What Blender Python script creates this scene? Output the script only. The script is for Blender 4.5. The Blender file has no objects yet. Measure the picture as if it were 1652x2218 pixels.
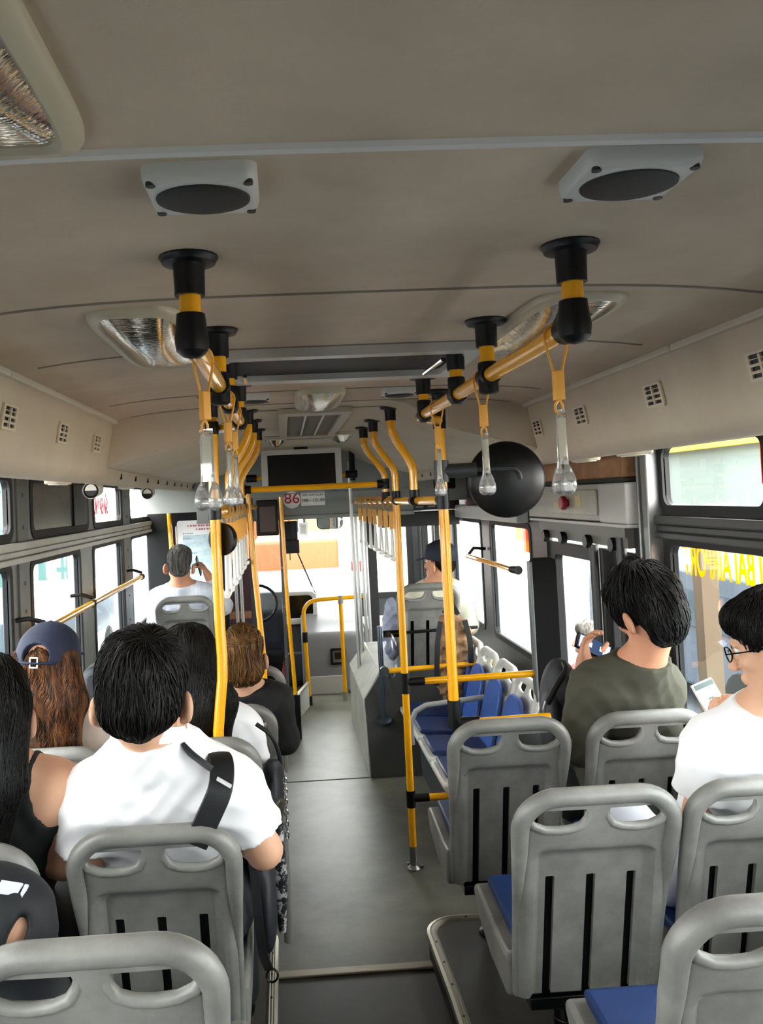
import bpy, bmesh, math, random
import numpy as np
from mathutils import Vector, Matrix, Euler
from mathutils.geometry import delaunay_2d_cdt

random.seed(7)
rng = np.random.default_rng(7)
S = bpy.context.scene
COL = S.collection

# ------------------------------------------------------------------ camera, light, exposure
cam_d = bpy.data.cameras.new('camera')
cam = bpy.data.objects.new('camera', cam_d)
COL.objects.link(cam)
S.camera = cam
YAW, PITCH, ROLL = 0.044, 0.033, 0.046
cy, sy, cp, sp = math.cos(YAW), math.sin(YAW), math.cos(PITCH), math.sin(PITCH)
fwd = Vector((sy * cp, cy * cp, sp))
rt = Vector((cy, -sy, 0))
up = rt.cross(fwd)
cr, sr = math.cos(ROLL), math.sin(ROLL)
rt2 = cr * rt - sr * up
up2 = cr * up + sr * rt
M = Matrix((( rt2.x, up2.x, -fwd.x, -0.165),
            ( rt2.y, up2.y, -fwd.y, 0.0),
            ( rt2.z, up2.z, -fwd.z, 1.83),
            (0, 0, 0, 1)))
cam.matrix_world = M
cam_d.sensor_fit = 'VERTICAL'
cam_d.sensor_height = 36.0
cam_d.lens = 36.0 * 1800.0 / 2218.0
cam_d.shift_x = (826 - 692) / 2218.0
cam_d.shift_y = -(1109 - 1018.3) / 2218.0
cam_d.clip_start = 0.02
cam_d.clip_end = 200

W = bpy.data.worlds.new('world')
S.world = W
W.use_nodes = True
bg = W.node_tree.nodes['Background']
bg.inputs[0].default_value = (1.0, 0.985, 0.955, 1)
bg.inputs[1].default_value = 9.0
S.view_settings.view_transform = 'Standard'
S.view_settings.look = 'None'
S.view_settings.gamma = 1.0
S.view_settings.exposure = 1.32
S.cycles.use_denoising = True
S.cycles.max_bounces = 12
S.cycles.diffuse_bounces = 7
S.cycles.glossy_bounces = 5
S.cycles.transmission_bounces = 10
S.cycles.transparent_max_bounces = 24
S.cycles.caustics_reflective = False
S.cycles.caustics_refractive = False
S.cycles.sample_clamp_indirect = 8.0

# hazy daylight: a soft sun high behind the bus, on top of the bright overcast sky
sun_d = bpy.data.lights.new('sun', 'SUN')
sun_d.energy = 3.0
sun_d.angle = math.radians(25)
sun_d.color = (1.0, 0.97, 0.92)
sun = bpy.data.objects.new('sun', sun_d)
sun.rotation_euler = Euler((math.radians(38), math.radians(-34), 0))
COL.objects.link(sun)

# ------------------------------------------------------------------ materials
def srgb(c):
    if isinstance(c, str):
        c = c.lstrip('#')
        c = [int(c[i:i + 2], 16) / 255 for i in (0, 2, 4)]
    return tuple(((v / 12.92) if v <= 0.04045 else ((v + 0.055) / 1.055) ** 2.4) for v in c)

MATS = {}
def mat(name, col, rough=0.5, metal=0.0, spec=0.5, noise=0.0, nscale=6.0, col2=None, bump=0.0, bscale=120.0,
        stretch=None, emit=0.0, trans=0.0, coat=0.0, detail=5.0, lo=0.35, hi=0.7):
    if name in MATS:
        return MATS[name]
    m = bpy.data.materials.new(name)
    m.use_nodes = True
    nt = m.node_tree
    b = nt.nodes['Principled BSDF']
    c = srgb(col)
    b.inputs['Base Color'].default_value = (*c, 1)
    b.inputs['Roughness'].default_value = rough
    b.inputs['Metallic'].default_value = metal
    b.inputs['Specular IOR Level'].default_value = spec
    if coat:
        b.inputs['Coat Weight'].default_value = coat
        b.inputs['Coat Roughness'].default_value = 0.08
    if trans:
        b.inputs['Transmission Weight'].default_value = trans
        b.inputs['IOR'].default_value = 1.45
    if emit:
        b.inputs['Emission Color'].default_value = (*c, 1)
        b.inputs['Emission Strength'].default_value = emit
    if noise or col2 or bump:
        tc = nt.nodes.new('ShaderNodeTexCoord')
        mp = nt.nodes.new('ShaderNodeMapping')
        if stretch:
            mp.inputs['Scale'].default_value = stretch
        nt.links.new(tc.outputs['Object'], mp.inputs['Vector'])
    if noise or col2:
        n = nt.nodes.new('ShaderNodeTexNoise')
        n.inputs['Scale'].default_value = nscale
        n.inputs['Detail'].default_value = detail
        n.inputs['Roughness'].default_value = 0.65
        nt.links.new(mp.outputs[0], n.inputs['Vector'])
        r = nt.nodes.new('ShaderNodeValToRGB')
        r.color_ramp.elements[0].position = lo
        r.color_ramp.elements[1].position = hi
        if col2:
            d = srgb(col2)
        else:
            d = tuple(v * (1 - noise) for v in c)
        r.color_ramp.elements[0].color = (*d, 1)
        r.color_ramp.elements[1].color = (*c, 1)
        nt.links.new(n.outputs['Fac'], r.inputs['Fac'])
        nt.links.new(r.outputs['Color'], b.inputs['Base Color'])
    if bump:
        n2 = nt.nodes.new('ShaderNodeTexNoise')
        n2.inputs['Scale'].default_value = bscale
        n2.inputs['Detail'].default_value = 3
        nt.links.new(mp.outputs[0], n2.inputs['Vector'])
        bp = nt.nodes.new('ShaderNodeBump')
        bp.inputs['Strength'].default_value = bump
        bp.inputs['Distance'].default_value = 0.01
        nt.links.new(n2.outputs['Fac'], bp.inputs['Height'])
        nt.links.new(bp.outputs['Normal'], b.inputs['Normal'])
    MATS[name] = m
    return m

def glass_mat(name, tint=(1, 1, 1), refl=0.06, rough=0.0):
    """thin pane: lets the light straight through, mirrors a little"""
    m = bpy.data.materials.new(name)
    m.use_nodes = True
    nt = m.node_tree
    nt.nodes.clear()
    o = nt.nodes.new('ShaderNodeOutputMaterial')
    t = nt.nodes.new('ShaderNodeBsdfTransparent')
    t.inputs[0].default_value = (*tint, 1)
    g = nt.nodes.new('ShaderNodeBsdfGlossy')
    g.inputs['Roughness'].default_value = rough
    lw = nt.nodes.new('ShaderNodeLayerWeight')
    lw.inputs[0].default_value = 0.12
    mul = nt.nodes.new('ShaderNodeMath'); mul.operation = 'MULTIPLY_ADD'
    mul.inputs[1].default_value = 0.22; mul.inputs[2].default_value = refl * 0.4
    nt.links.new(lw.outputs['Fresnel'], mul.inputs[0])
    mx = nt.nodes.new('ShaderNodeMixShader')
    nt.links.new(mul.outputs[0], mx.inputs[0])
    nt.links.new(t.outputs[0], mx.inputs[1])
    nt.links.new(g.outputs[0], mx.inputs[2])
    nt.links.new(mx.outputs[0], o.inputs[0])
    return m

def clear_plastic(name):
    m = bpy.data.materials.new(name)
    m.use_nodes = True
    nt = m.node_tree
    nt.nodes.clear()
    o = nt.nodes.new('ShaderNodeOutputMaterial')
    t = nt.nodes.new('ShaderNodeBsdfTransparent'); t.inputs[0].default_value = (.88, .88, .86, 1)
    d = nt.nodes.new('ShaderNodeBsdfDiffuse'); d.inputs[0].default_value = (.8, .8, .78, 1)
    g = nt.nodes.new('ShaderNodeBsdfGlossy'); g.inputs['Roughness'].default_value = .06
    lw = nt.nodes.new('ShaderNodeLayerWeight'); lw.inputs[0].default_value = .35
    m1 = nt.nodes.new('ShaderNodeMixShader'); m1.inputs[0].default_value = .22
    nt.links.new(t.outputs[0], m1.inputs[1]); nt.links.new(d.outputs[0], m1.inputs[2])
    mx = nt.nodes.new('ShaderNodeMixShader')
    nt.links.new(lw.outputs['Fresnel'], mx.inputs[0])
    nt.links.new(m1.outputs[0], mx.inputs[1]); nt.links.new(g.outputs[0], mx.inputs[2])
    nt.links.new(mx.outputs[0], o.inputs[0])
    return m

yellow = mat('yellow_tube', '#f2a900', .25, coat=.5)
yplast = mat('yellow_plastic', '#e0a03a', .4)
blackp = mat('black_plastic', '#09090a', .42, spec=.3)
blackg = mat('black_gloss', '#060708', .25, spec=.35)
darkrub = mat('dark_rubber', '#17181a', .7)
chrome = mat('chrome', '#d8d8d6', .12, 1.0)
steel = mat('brushed_steel', '#9a9a98', .35, 1.0)
alu = mat('aluminium_trim', '#b9b5a6', .4, .75)
seatm = mat('grey_seat_plastic', '#83827d', .40, col2='#54534f', nscale=4.5, lo=.22, hi=.60, bump=.05, bscale=300, detail=10)
seatm2 = mat('pale_seat_plastic', '#d0cfc8', .45, col2='#b3b2ab', nscale=7, lo=.3, hi=.55)
blue = mat('blue_pad_vinyl', '#3a62b4', .42, noise=.25, nscale=9, bump=.08, bscale=250)
navy = mat('navy_pad_vinyl', '#16305f', .4, noise=.25, nscale=9, bump=.08, bscale=250)
ceil_m = mat('ceiling_vinyl', '#c3b29c', .72, col2='#ab9b87', nscale=3.2, lo=.25, hi=.65, bump=.04, bscale=180, detail=8)
cove_m = mat('cove_plastic', '#c2b49f', .6, col2='#ad9f8b', nscale=2.6, lo=.2, hi=.6)
coved_m = mat('front_cove_plastic', '#b8ae98', .6, col2='#a39985', nscale=2.6, lo=.2, hi=.6)
seam_m = mat('ceiling_seam', '#cfccc8', .45)
wall_m = mat('wall_grey', '#7c7e7c', .5, col2='#696c6a', nscale=4)
walld_m = mat('wall_dark', '#3a3c3d', .55)
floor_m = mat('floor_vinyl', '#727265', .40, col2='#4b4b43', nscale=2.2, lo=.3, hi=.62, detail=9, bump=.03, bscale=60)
floord_m = mat('floor_vinyl_shade', '#3c3b36', .5, col2='#2e2d2a', nscale=3, lo=.3, hi=.7, detail=9)  # darker copy of the floor vinyl; the lack of door light is painted in
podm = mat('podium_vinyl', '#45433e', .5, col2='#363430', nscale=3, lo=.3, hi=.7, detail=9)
paleg = mat('pale_grey_panel', '#c3c2bd', .5, noise=.12, nscale=3)
offw = mat('off_white_plastic', '#d4d3cc', .42)
white = mat('white_plastic', '#eeeeec', .4)
greyp = mat('grey_panel', '#8f9391', .5, noise=.15, nscale=4)
dgrey = mat('dark_grey_panel', '#3b3e41', .5, noise=.2, nscale=5)
lamp_frame = mat('lamp_frame_beige', '#b5ad96', .4)
redp = mat('red_plastic', '#a01520', .35)
pane_m = glass_mat('window_glass', (.80, .82, .82))
pane_low = glass_mat('window_glass_tinted', (.50, .545, .565))
screen_m = glass_mat('partition_glass', (.8, .83, .84), .1)
clearp = clear_plastic('clear_plastic')
def film_mat(name, col, tr=.75):
    """thin printed film on a pane: daylight shines through its colour"""
    m = bpy.data.materials.new(name); m.use_nodes = True
    nt = m.node_tree; nt.nodes.clear()
    o = nt.nodes.new('ShaderNodeOutputMaterial'); c = (*srgb(col), 1)
    a = nt.nodes.new('ShaderNodeBsdfTranslucent'); a.inputs[0].default_value = c
    b = nt.nodes.new('ShaderNodeBsdfDiffuse'); b.inputs[0].default_value = c
    mx = nt.nodes.new('ShaderNodeMixShader'); mx.inputs[0].default_value = tr
    nt.links.new(b.outputs[0], mx.inputs[1]); nt.links.new(a.outputs[0], mx.inputs[2]); nt.links.new(mx.outputs[0], o.inputs[0])
    return m

# ------------------------------------------------------------------ mesh builder
class MB:
    def __init__(self):
        self.v = []; self.f = []; self.mi = []
    def add(self, verts, faces, mi=0):
        o = len(self.v)
        self.v.extend([tuple(map(float, p)) for p in verts])
        for f in faces:
            self.f.append([i + o for i in f]); self.mi.append(mi)
        return self
    def box(self, a, b, mi=0):
        (x0, y0, z0), (x1, y1, z1) = a, b
        x0, x1 = min(x0, x1), max(x0, x1); y0, y1 = min(y0, y1), max(y0, y1); z0, z1 = min(z0, z1), max(z0, z1)
        v = [(x0, y0, z0), (x1, y0, z0), (x1, y1, z0), (x0, y1, z0), (x0, y0, z1), (x1, y0, z1), (x1, y1, z1), (x0, y1, z1)]
        f = [(0, 3, 2, 1), (4, 5, 6, 7), (0, 1, 5, 4), (1, 2, 6, 5), (2, 3, 7, 6), (3, 0, 4, 7)]
        return self.add(v, f, mi)
    def obox(self, c, ax, ay, az, mi=0):
        """box from centre and three half-axis vectors"""
        c, ax, ay, az = map(Vector, (c, ax, ay, az))
        v = [c + sx * ax + sy_ * ay + sz * az for sz in (-1, 1) for sx, sy_ in ((-1, -1), (1, -1), (1, 1), (-1, 1))]
        f = [(0, 3, 2, 1), (4, 5, 6, 7), (0, 1, 5, 4), (1, 2, 6, 5), (2, 3, 7, 6), (3, 0, 4, 7)]
        return self.add(v, f, mi)
    def tube(self, pts, r, n=14, cap=True, mi=0, closed=False, flat=None):
        """sweep a circle (or, with flat=(fx), an ellipse) along pts; r one number or one per point"""
        P = [Vector(p) for p in pts]
        m = len(P)
        R_ = [r] * m if not hasattr(r, '__len__') else list(r)
        T = []
        for i in range(m):
            if closed:
                t = (P[(i + 1) % m] - P[i - 1])
            else:
                t = P[min(i + 1, m - 1)] - P[max(i - 1, 0)]
            T.append(t.normalized() if t.length > 1e-9 else Vector((0, 0, 1)))
        ref = Vector((0, 0, 1)) if abs(T[0].z) < .9 else Vector((1, 0, 0))
        nrm = T[0].cross(ref).normalized()
        V = []
        for i in range(m):
            nrm = (nrm - T[i] * nrm.dot(T[i]))
            nrm = nrm.normalized() if nrm.length > 1e-9 else T[i].orthogonal().normalized()
            bn = T[i].cross(nrm)
            fx = flat or 1.0
            for k in range(n):
                a = 2 * math.pi * k / n
                V.append(P[i] + R_[i] * (math.cos(a) * nrm + fx * math.sin(a) * bn))
        F = []
        rings = m if closed else m - 1
        for i in range(rings):
            j = (i + 1) % m
            for k in range(n):
                l = (k + 1) % n
                F.append((i * n + k, i * n + l, j * n + l, j * n + k))
        if cap and not closed:
            F.append(tuple(range(n - 1, -1, -1)))
            F.append(tuple((m - 1) * n + k for k in range(n)))
        return self.add(V, F, mi)
    def lathe(self, prof, c=(0, 0, 0), axis=(0, 0, 1), n=24, mi=0, sx=1.0):
        """prof: (radius, height along axis)"""
        c = Vector(c); a = Vector(axis).normalized()
        u = a.orthogonal().normalized(); w = a.cross(u)
        V = []; F = []
        for r, h in prof:
            for k in range(n):
                t = 2 * math.pi * k / n
                V.append(c + a * h + r * (math.cos(t) * u * sx + math.sin(t) * w))
        for i in range(len(prof) - 1):
            for k in range(n):
                l = (k + 1) % n
                F.append((i * n + k, i * n + l, (i + 1) * n + l, (i + 1) * n + k))
        F.append(tuple(range(n - 1, -1, -1)))
        F.append(tuple((len(prof) - 1) * n + k for k in range(n)))
        return self.add(V, F, mi)
    def prism(self, poly, d0, d1, plane='xz', mi=0):
        """extrude a 2D polygon along the remaining axis"""
        def p3(p, d):
            a, b = p
            return {'xz': (a, d, b), 'yz': (d, a, b), 'xy': (a, b, d)}[plane]
        n = len(poly)
        V = [p3(p, d0) for p in poly] + [p3(p, d1) for p in poly]
        F = [tuple(range(n)), tuple(range(2 * n - 1, n - 1, -1))]
        for i in range(n):
            j = (i + 1) % n
            F.append((i, i + n, j + n, j))
        return self.add(V, F, mi)
    def ell(self, c, r, rot=None, nu=20, nv=12, mi=0):
        c = Vector(c); V = []; F = []
        for j in range(nv + 1):
            th = math.pi * j / nv
            for i in range(nu):
                ph = 2 * math.pi * i / nu
                p = Vector((r[0] * math.sin(th) * math.cos(ph), r[1] * math.sin(th) * math.sin(ph), r[2] * math.cos(th)))
                if rot is not None:
                    p = rot @ p
                V.append(c + p)
        for j in range(nv):
            for i in range(nu):
                k = (i + 1) % nu
                F.append((j * nu + i, (j + 1) * nu + i, (j + 1) * nu + k, j * nu + k))
        return self.add(V, F, mi)
    def build(self, name, mats, parent=None, smooth=True, bevel=0.0, angle=35, recalc=True):
        me = bpy.data.meshes.new(name)
        me.from_pydata(self.v, [], self.f)
        mats = mats if isinstance(mats, (list, tuple)) else [mats]
        for m in mats:
            me.materials.append(m)
        me.polygons.foreach_set('material_index', self.mi)
        if recalc:
            bm = bmesh.new(); bm.from_mesh(me)
            bmesh.ops.recalc_face_normals(bm, faces=bm.faces)
            bm.to_mesh(me); bm.free()
        if smooth:
            me.polygons.foreach_set('use_smooth', [True] * len(me.polygons))
            if angle < 180:
                try:
                    me.set_sharp_from_angle(angle=math.radians(angle))
                except Exception:
                    pass
        o = bpy.data.objects.new(name, me)
        COL.objects.link(o)
        if bevel:
            b = o.modifiers.new('bevel', 'BEVEL'); b.width = bevel; b.segments = 3
            b.limit_method = 'ANGLE'; b.angle_limit = math.radians(40)
        if parent is not None:
            o.parent = parent
        return o

def np_mesh(name, V, F, m, parent=None, smooth=True):
    me = bpy.data.meshes.new(name)
    me.from_pydata([tuple(p) for p in V.tolist()], [], F.tolist() if hasattr(F, 'tolist') else F)
    me.materials.append(m)
    if smooth:
        me.polygons.foreach_set('use_smooth', [True] * len(me.polygons))
    o = bpy.data.objects.new(name, me)
    COL.objects.link(o)
    if parent is not None:
        o.parent = parent
    return o

def tag(o, label, cat, group=None, kind=None):
    o['label'] = label; o['category'] = cat
    if group: o['group'] = group
    if kind: o['kind'] = kind
    return o

def thing(name, label, cat, loc=(0, 0, 0), group=None, rz=0.0):
    o = bpy.data.objects.new(name, None)
    o.empty_display_size = .05
    COL.objects.link(o)
    o.location = loc; o.rotation_euler = (0, 0, rz)
    return tag(o, label, cat, group)

def struct(name, mb, m, label=None, **kw):
    o = mb.build(name, m, **kw)
    o['kind'] = 'structure'
    if label: o['label'] = label
    return o

def copy_tree(o, parent=None):
    c = o.copy(); COL.objects.link(c)
    if parent is not None:
        c.parent = parent
    for ch in list(o.children):
        copy_tree(ch, c)
    return c

def rrect(x0, y0, x1, y1, r, n=6):
    P = []
    for cx, cy_, a0 in ((x1 - r, y1 - r, 0), (x0 + r, y1 - r, 90), (x0 + r, y0 + r, 180), (x1 - r, y0 + r, 270)):
        for i in range(n + 1):
            a = math.radians(a0 + 90 * i / n)
            P.append((cx + r * math.cos(a), cy_ + r * math.sin(a)))
    return P

def in_poly(p, poly):
    x, y = p; c = False; n = len(poly)
    for i in range(n):
        x1, y1 = poly[i]; x2, y2 = poly[i - 1]
        if (y1 > y) != (y2 > y) and x < (x2 - x1) * (y - y1) / (y2 - y1) + x1:
            c = not c
    return c

def plate_2d(outer, holes, inner_pts=()):
    """triangulated plate with holes -> verts2d, faces"""
    pts = []; edges = []
    for loop in [outer] + list(holes):
        o = len(pts); n = len(loop)
        pts += [Vector(p) for p in loop]
        edges += [(o + i, o + (i + 1) % n) for i in range(n)]
    pts += [Vector(p) for p in inner_pts]
    v, e, f, *_ = delaunay_2d_cdt(pts, edges, [], 0, 1e-6)
    out = []
    for t in f:
        c = ((v[t[0]].x + v[t[1]].x + v[t[2]].x) / 3, (v[t[0]].y + v[t[1]].y + v[t[2]].y) / 3)
        if in_poly(c, outer) and not any(in_poly(c, h) for h in holes):
            out.append(tuple(t))
    return [(p.x, p.y) for p in v], out

def plate(mb, outer, holes, to3, thick, mi=0):
    """solid plate: to3(a,b,depth)"""
    v, f = plate_2d(outer, holes)
    n = len(v)
    V = [to3(a, b, 0) for a, b in v] + [to3(a, b, thick) for a, b in v]
    F = [t for t in f] + [tuple(i + n for i in reversed(t)) for t in f]
    cnt = {}
    for t in f:
        for i in range(3):
            e = (t[i], t[(i + 1) % 3])
            cnt[e] = 1
    for (a, b) in list(cnt):
        if (b, a) not in cnt:
            F.append((b, a, a + n, b + n))
    mb.add(V, F, mi)

def text(body, size, m, parent, loc, rot, name='lettering', extrude=.001, align='CENTER', sx=1.0, mirror=False, bold=0.0):
    c = bpy.data.curves.new(name, 'FONT')
    c.body = body; c.size = size; c.offset = bold; c.extrude = extrude
    c.align_x = align; c.align_y = 'CENTER'
    c.materials.append(m)
    o = bpy.data.objects.new(name, c)
    COL.objects.link(o)
    o.location = loc; o.rotation_euler = rot
    o.scale = (-sx if mirror else sx, 1, 1)
    # keep the letters as a real mesh
    dg = bpy.context.evaluated_depsgraph_get()
    me = bpy.data.meshes.new_from_object(o.evaluated_get(dg))
    o2 = bpy.data.objects.new(name, me); COL.objects.link(o2)
    o2.location = loc; o2.rotation_euler = rot; o2.scale = (-sx if mirror else sx, 1, 1)
    bpy.data.objects.remove(o, do_unlink=True)
    if not me.materials: me.materials.append(m)
    if parent is not None: o2.parent = parent
    return o2

# ================================================================== SETTING
WX = 1.30
def yz_wall(name, side, outer, holes, m, thick=.07):
    mb = MB()
    plate(mb, outer, holes, lambda a, b, d: (side * (WX + d), a, b), thick * .5)
    return struct(name, mb, m, angle=30)

# ---- floor
mb = MB(); mb.box((-1.38, 3.26, -.08), (1.38, 9.4, 0))
struct('floor', mb, floor_m)
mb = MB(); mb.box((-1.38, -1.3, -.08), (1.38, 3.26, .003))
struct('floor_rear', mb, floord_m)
mb = MB(); mb.box((-.27, 3.235, .003), (.335, 3.262, .012)); mb.box((-.27, 3.262, 0), (.335, 3.285, .008))
struct('trim_1', mb, mat('strip_bronze', '#a89f8c', .4, .3), bevel=.003)
mb = MB(); mb.box((-.27, 5.44, 0), (.31, 5.452, .002))
struct('trim_2', mb, darkrub)

def podium(name, xs, poly, h, tname, tpath, th):
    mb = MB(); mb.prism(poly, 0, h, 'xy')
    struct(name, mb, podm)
    mb = MB()
    # ribbed aluminium nosing swept along the edge
    n = len(tpath); V = []; F = []
    prof = [(-.004, -.03), (-.008, -.004), (-.006, .004), (.006, .007), (.010, .0045), (.014, .007), (.020, .0045), (.024, .007), (.030, .004), (.034, 0)]
    for i, p in enumerate(tpath):
        a = Vector(tpath[max(i - 1, 0)]); b = Vector(tpath[min(i + 1, n - 1)])
        t = (b - a).normalized(); inn = Vector((-t.y, t.x)) * xs
        for d, z in prof:
            V.append((p[0] + inn.x * d, p[1] + inn.y * d, th + z))
    k = len(prof)
    for i in range(n - 1):
        for j in range(k - 1):
            F.append((i * k + j, i * k + j + 1, (i + 1) * k + j + 1, (i + 1) * k + j))
    mb.add(V, F)
    tr = struct(tname, mb, alu, recalc=True)
    # screws
    mb = MB()
    acc = 0
    for i in range(1, n):
        a = Vector(tpath[i - 1]); b = Vector(tpath[i]); L = (b - a).length; t = (b - a).normalized(); inn = Vector((-t.y, t.x)) * xs
        s = .05
        while s < L:
            q = a + t * s + inn * .016
            mb.lathe([(.004, th + .004), (.004, th + .008)], (q.x, q.y, 0), n=8)
            s += .14
    if mb.v:
        mb.build('screw_heads', blackp, tr)

R0 = .12
arc = [(.325 + R0 - R0 * math.cos(math.radians(a)), 3.30 + R0 * math.sin(math.radians(a))) for a in range(0, 91, 10)]
edge = [(.335, -1.2), (.332, 2.9)] + arc + [(.62, 3.42)]
podium('floor_podium_right', -1, [(1.30, -1.2)] + [(1.30, 3.42)] + edge[::-1], .10, 'trim_3', edge, .10)
arcl = [(-.27 - .09 + .09 * math.cos(math.radians(a)), 3.33 + .09 * math.sin(math.radians(a))) for a in range(0, 91, 15)]
edgel = [(-.265, -1.2), (-.27, 2.9)] + arcl + [(-.6, 3.42)]
podium('floor_podium_left', 1, [(-1.30, -1.2), (-1.30, 3.42)] + edgel[::-1], .10, 'trim_4', edgel, .10)
mb = MB(); mb.box((.40, -1.2, .10), (1.29, 1.95, .205)); struct('floor_step_right', mb, podm)
mb = MB(); mb.box((-1.29, -1.2, .10), (-.30, 1.95, .205)); struct('floor_step_left', mb, podm)

# ---- side walls with window openings
def win_rect(y0, y1, z0, z1, r=.05):
    return rrect(y0, z0, y1, z1, r)
LU = [(-.9, .62), (.80, 1.95), (2.22, 3.50), (3.78, 4.84), (4.99, 5.82), (6.14, 7.10)]
LL = [(-.9, .62), (.80, 1.95), (2.22, 3.47), (3.75, 4.62), (4.95, 5.78), (6.14, 7.05)]
RU = [(-.9, .50), (.66, 2.22), (2.46, 3.17)]
RL = [(-.9, .50), (.66, 2.22), (2.46, 3.14)]
UZ = (1.722, 1.976); LZ = (.92, 1.605)
holesL = [win_rect(a, b, *UZ) for a, b in LU] + [win_rect(a, b, *LZ) for a, b in LL] + [win_rect(7.62, 8.95, .95, 1.72, .06)]
yz_wall('wall_left', -1, [(-1.25, -.02), (9.35, -.02), (9.35, 2.3), (-1.25, 2.3)], holesL, wall_m)
RF_ = [(4.95, 5.92), (6.21, 7.25)]
holesR = [win_rect(a, b, *UZ) for a, b in RU] + [win_rect(a, b, *LZ) for a, b in RL] + [win_rect(a, b, .80, 1.60) for a, b in RF_] \
    + [[(3.45, .0), (4.64, .0), (4.64, 1.60), (3.45, 1.60)], [(7.62, .0), (8.98, .0), (8.98, 1.62), (7.62, 1.62)]]
walldr = mat('wall_grey_backlit', '#262829', .45, col2='#202223', nscale=4)  # darker copy of the wall grey; backlit shade is put into the colour
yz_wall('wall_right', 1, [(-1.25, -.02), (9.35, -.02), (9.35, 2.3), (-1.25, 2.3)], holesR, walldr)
mb = MB(); mb.box((-1.37, -1.33, 0), (1.37, -1.25, 2.32)); struct('wall_back', mb, wall_m)

winN = [0]
def window(side, y0, y1, z0, z1, r=.05, pane=None, solid=None):
    winN[0] += 1
    t = bpy.data.objects.new('window_%d' % winN[0], None); COL.objects.link(t); t['kind'] = 'structure'
    t.location = (side * WX, (y0 + y1) / 2, z0)
    ym = (y0 + y1) / 2
    fo = rrect(y0 - .02 - ym, -.02, y1 + .02 - ym, z1 - z0 + .02, r + .015); fi = rrect(y0 + .018 - ym, .018, y1 - .018 - ym, z1 - z0 - .018, max(r - .012, .02))
    mb = MB(); plate(mb, fo, [fi], lambda a, b, d: (side * (-.005 + d), a, b), .014)
    mb2 = MB(); plate(mb2, rrect(y0 + .001 - ym, .001, y1 - .001 - ym, z1 - z0 - .001, r - .002), [fi], lambda a, b, d: (side * (.004 + d), a, b), .022)
    f = mb.build('frame', darkrub, t, angle=30); f['kind'] = 'structure'
    g = mb2.build('gasket', blackp, t, angle=30)
    mb = MB(); v, fc = plate_2d(rrect(y0 + .01 - ym, .01, y1 - .01 - ym, z1 - z0 - .01, r - .01), [])
    mb.add([(side * .016, a, b) for a, b in v], fc)
    p = mb.build('pane', solid or pane or pane_m, t)
    return t, ym

for i, (a, b) in enumerate(LU):
    window(-1, a, b, *UZ)
for i, (a, b) in enumerate(LL):
    window(-1, a, b, *LZ, pane=pane_low)
window(-1, 7.62, 8.95, .95, 1.72, .06)
for a, b in RU:
    wru, wru_m = window(1, a, b, *UZ)
for a, b in RL:
    wrl, wrl_m = window(1, a, b, *LZ, pane=pane_low)
for a, b in RF_:
    window(1, a, b, .80, 1.60, pane=pane_low)

# ledges between upper and lower windows, with grooves
tn = [4]
def trim(mb, m, **kw):
    tn[0] += 1
    return struct('trim_%d' % tn[0], mb, m, **kw)
ledge = mat('ledge_grey', '#a5a59e', .45, noise=.15, nscale=5)
for s, y1, m in ((-1, 7.45, ledge), (1, 3.30, mat('ledge_backlit', '#343636', .45))):  # right ledge painted darker to carry its backlit shade
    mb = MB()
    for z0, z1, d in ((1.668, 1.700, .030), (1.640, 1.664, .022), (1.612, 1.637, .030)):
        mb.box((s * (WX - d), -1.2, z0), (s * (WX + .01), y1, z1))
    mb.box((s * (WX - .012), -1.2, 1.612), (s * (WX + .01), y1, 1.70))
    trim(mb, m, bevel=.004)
# sill ledge below the windows
for s, y0, y1 in ((-1, -1.2, 7.45), (1, -1.2, 3.40)):
    mb = MB(); mb.box((s * (WX - .035), y0, .865), (s * (WX + .01), y1, .895)); trim(mb, dgrey, bevel=.006)
# inner pilasters between windows
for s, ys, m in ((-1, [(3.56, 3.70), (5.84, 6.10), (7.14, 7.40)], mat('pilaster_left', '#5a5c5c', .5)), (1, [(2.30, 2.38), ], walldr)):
    for a, b in ys:
        mb = MB(); mb.box((s * (WX - .010), a, .89), (s * (WX + .01), b, 1.61)); mb.box((s * (WX - .010), a, 1.70), (s * (WX + .01), b, 1.98))
        for z in (1.03, 1.2, 1.4, 1.52, 1.76, 1.9):
            mb.lathe([(.009, 0), (.008, .004), (.003, .006)], (s * (WX - .010), (a + b) / 2, z), (-s, 0, 0), n=8)
        trim(mb, m, bevel=.008)
# metal post by the door
mb = MB(); mb.box((1.245, 3.185, .1), (1.31, 3.235, 1.96)); mb.box((1.262, 3.237, .1), (1.31, 3.30, 1.96)); mb.box((1.236, 3.245, .1), (1.26, 3.258, 1.96))
trim(mb, mat('post_grey', '#8a8b8a', .38, .5), bevel=.006)

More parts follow.
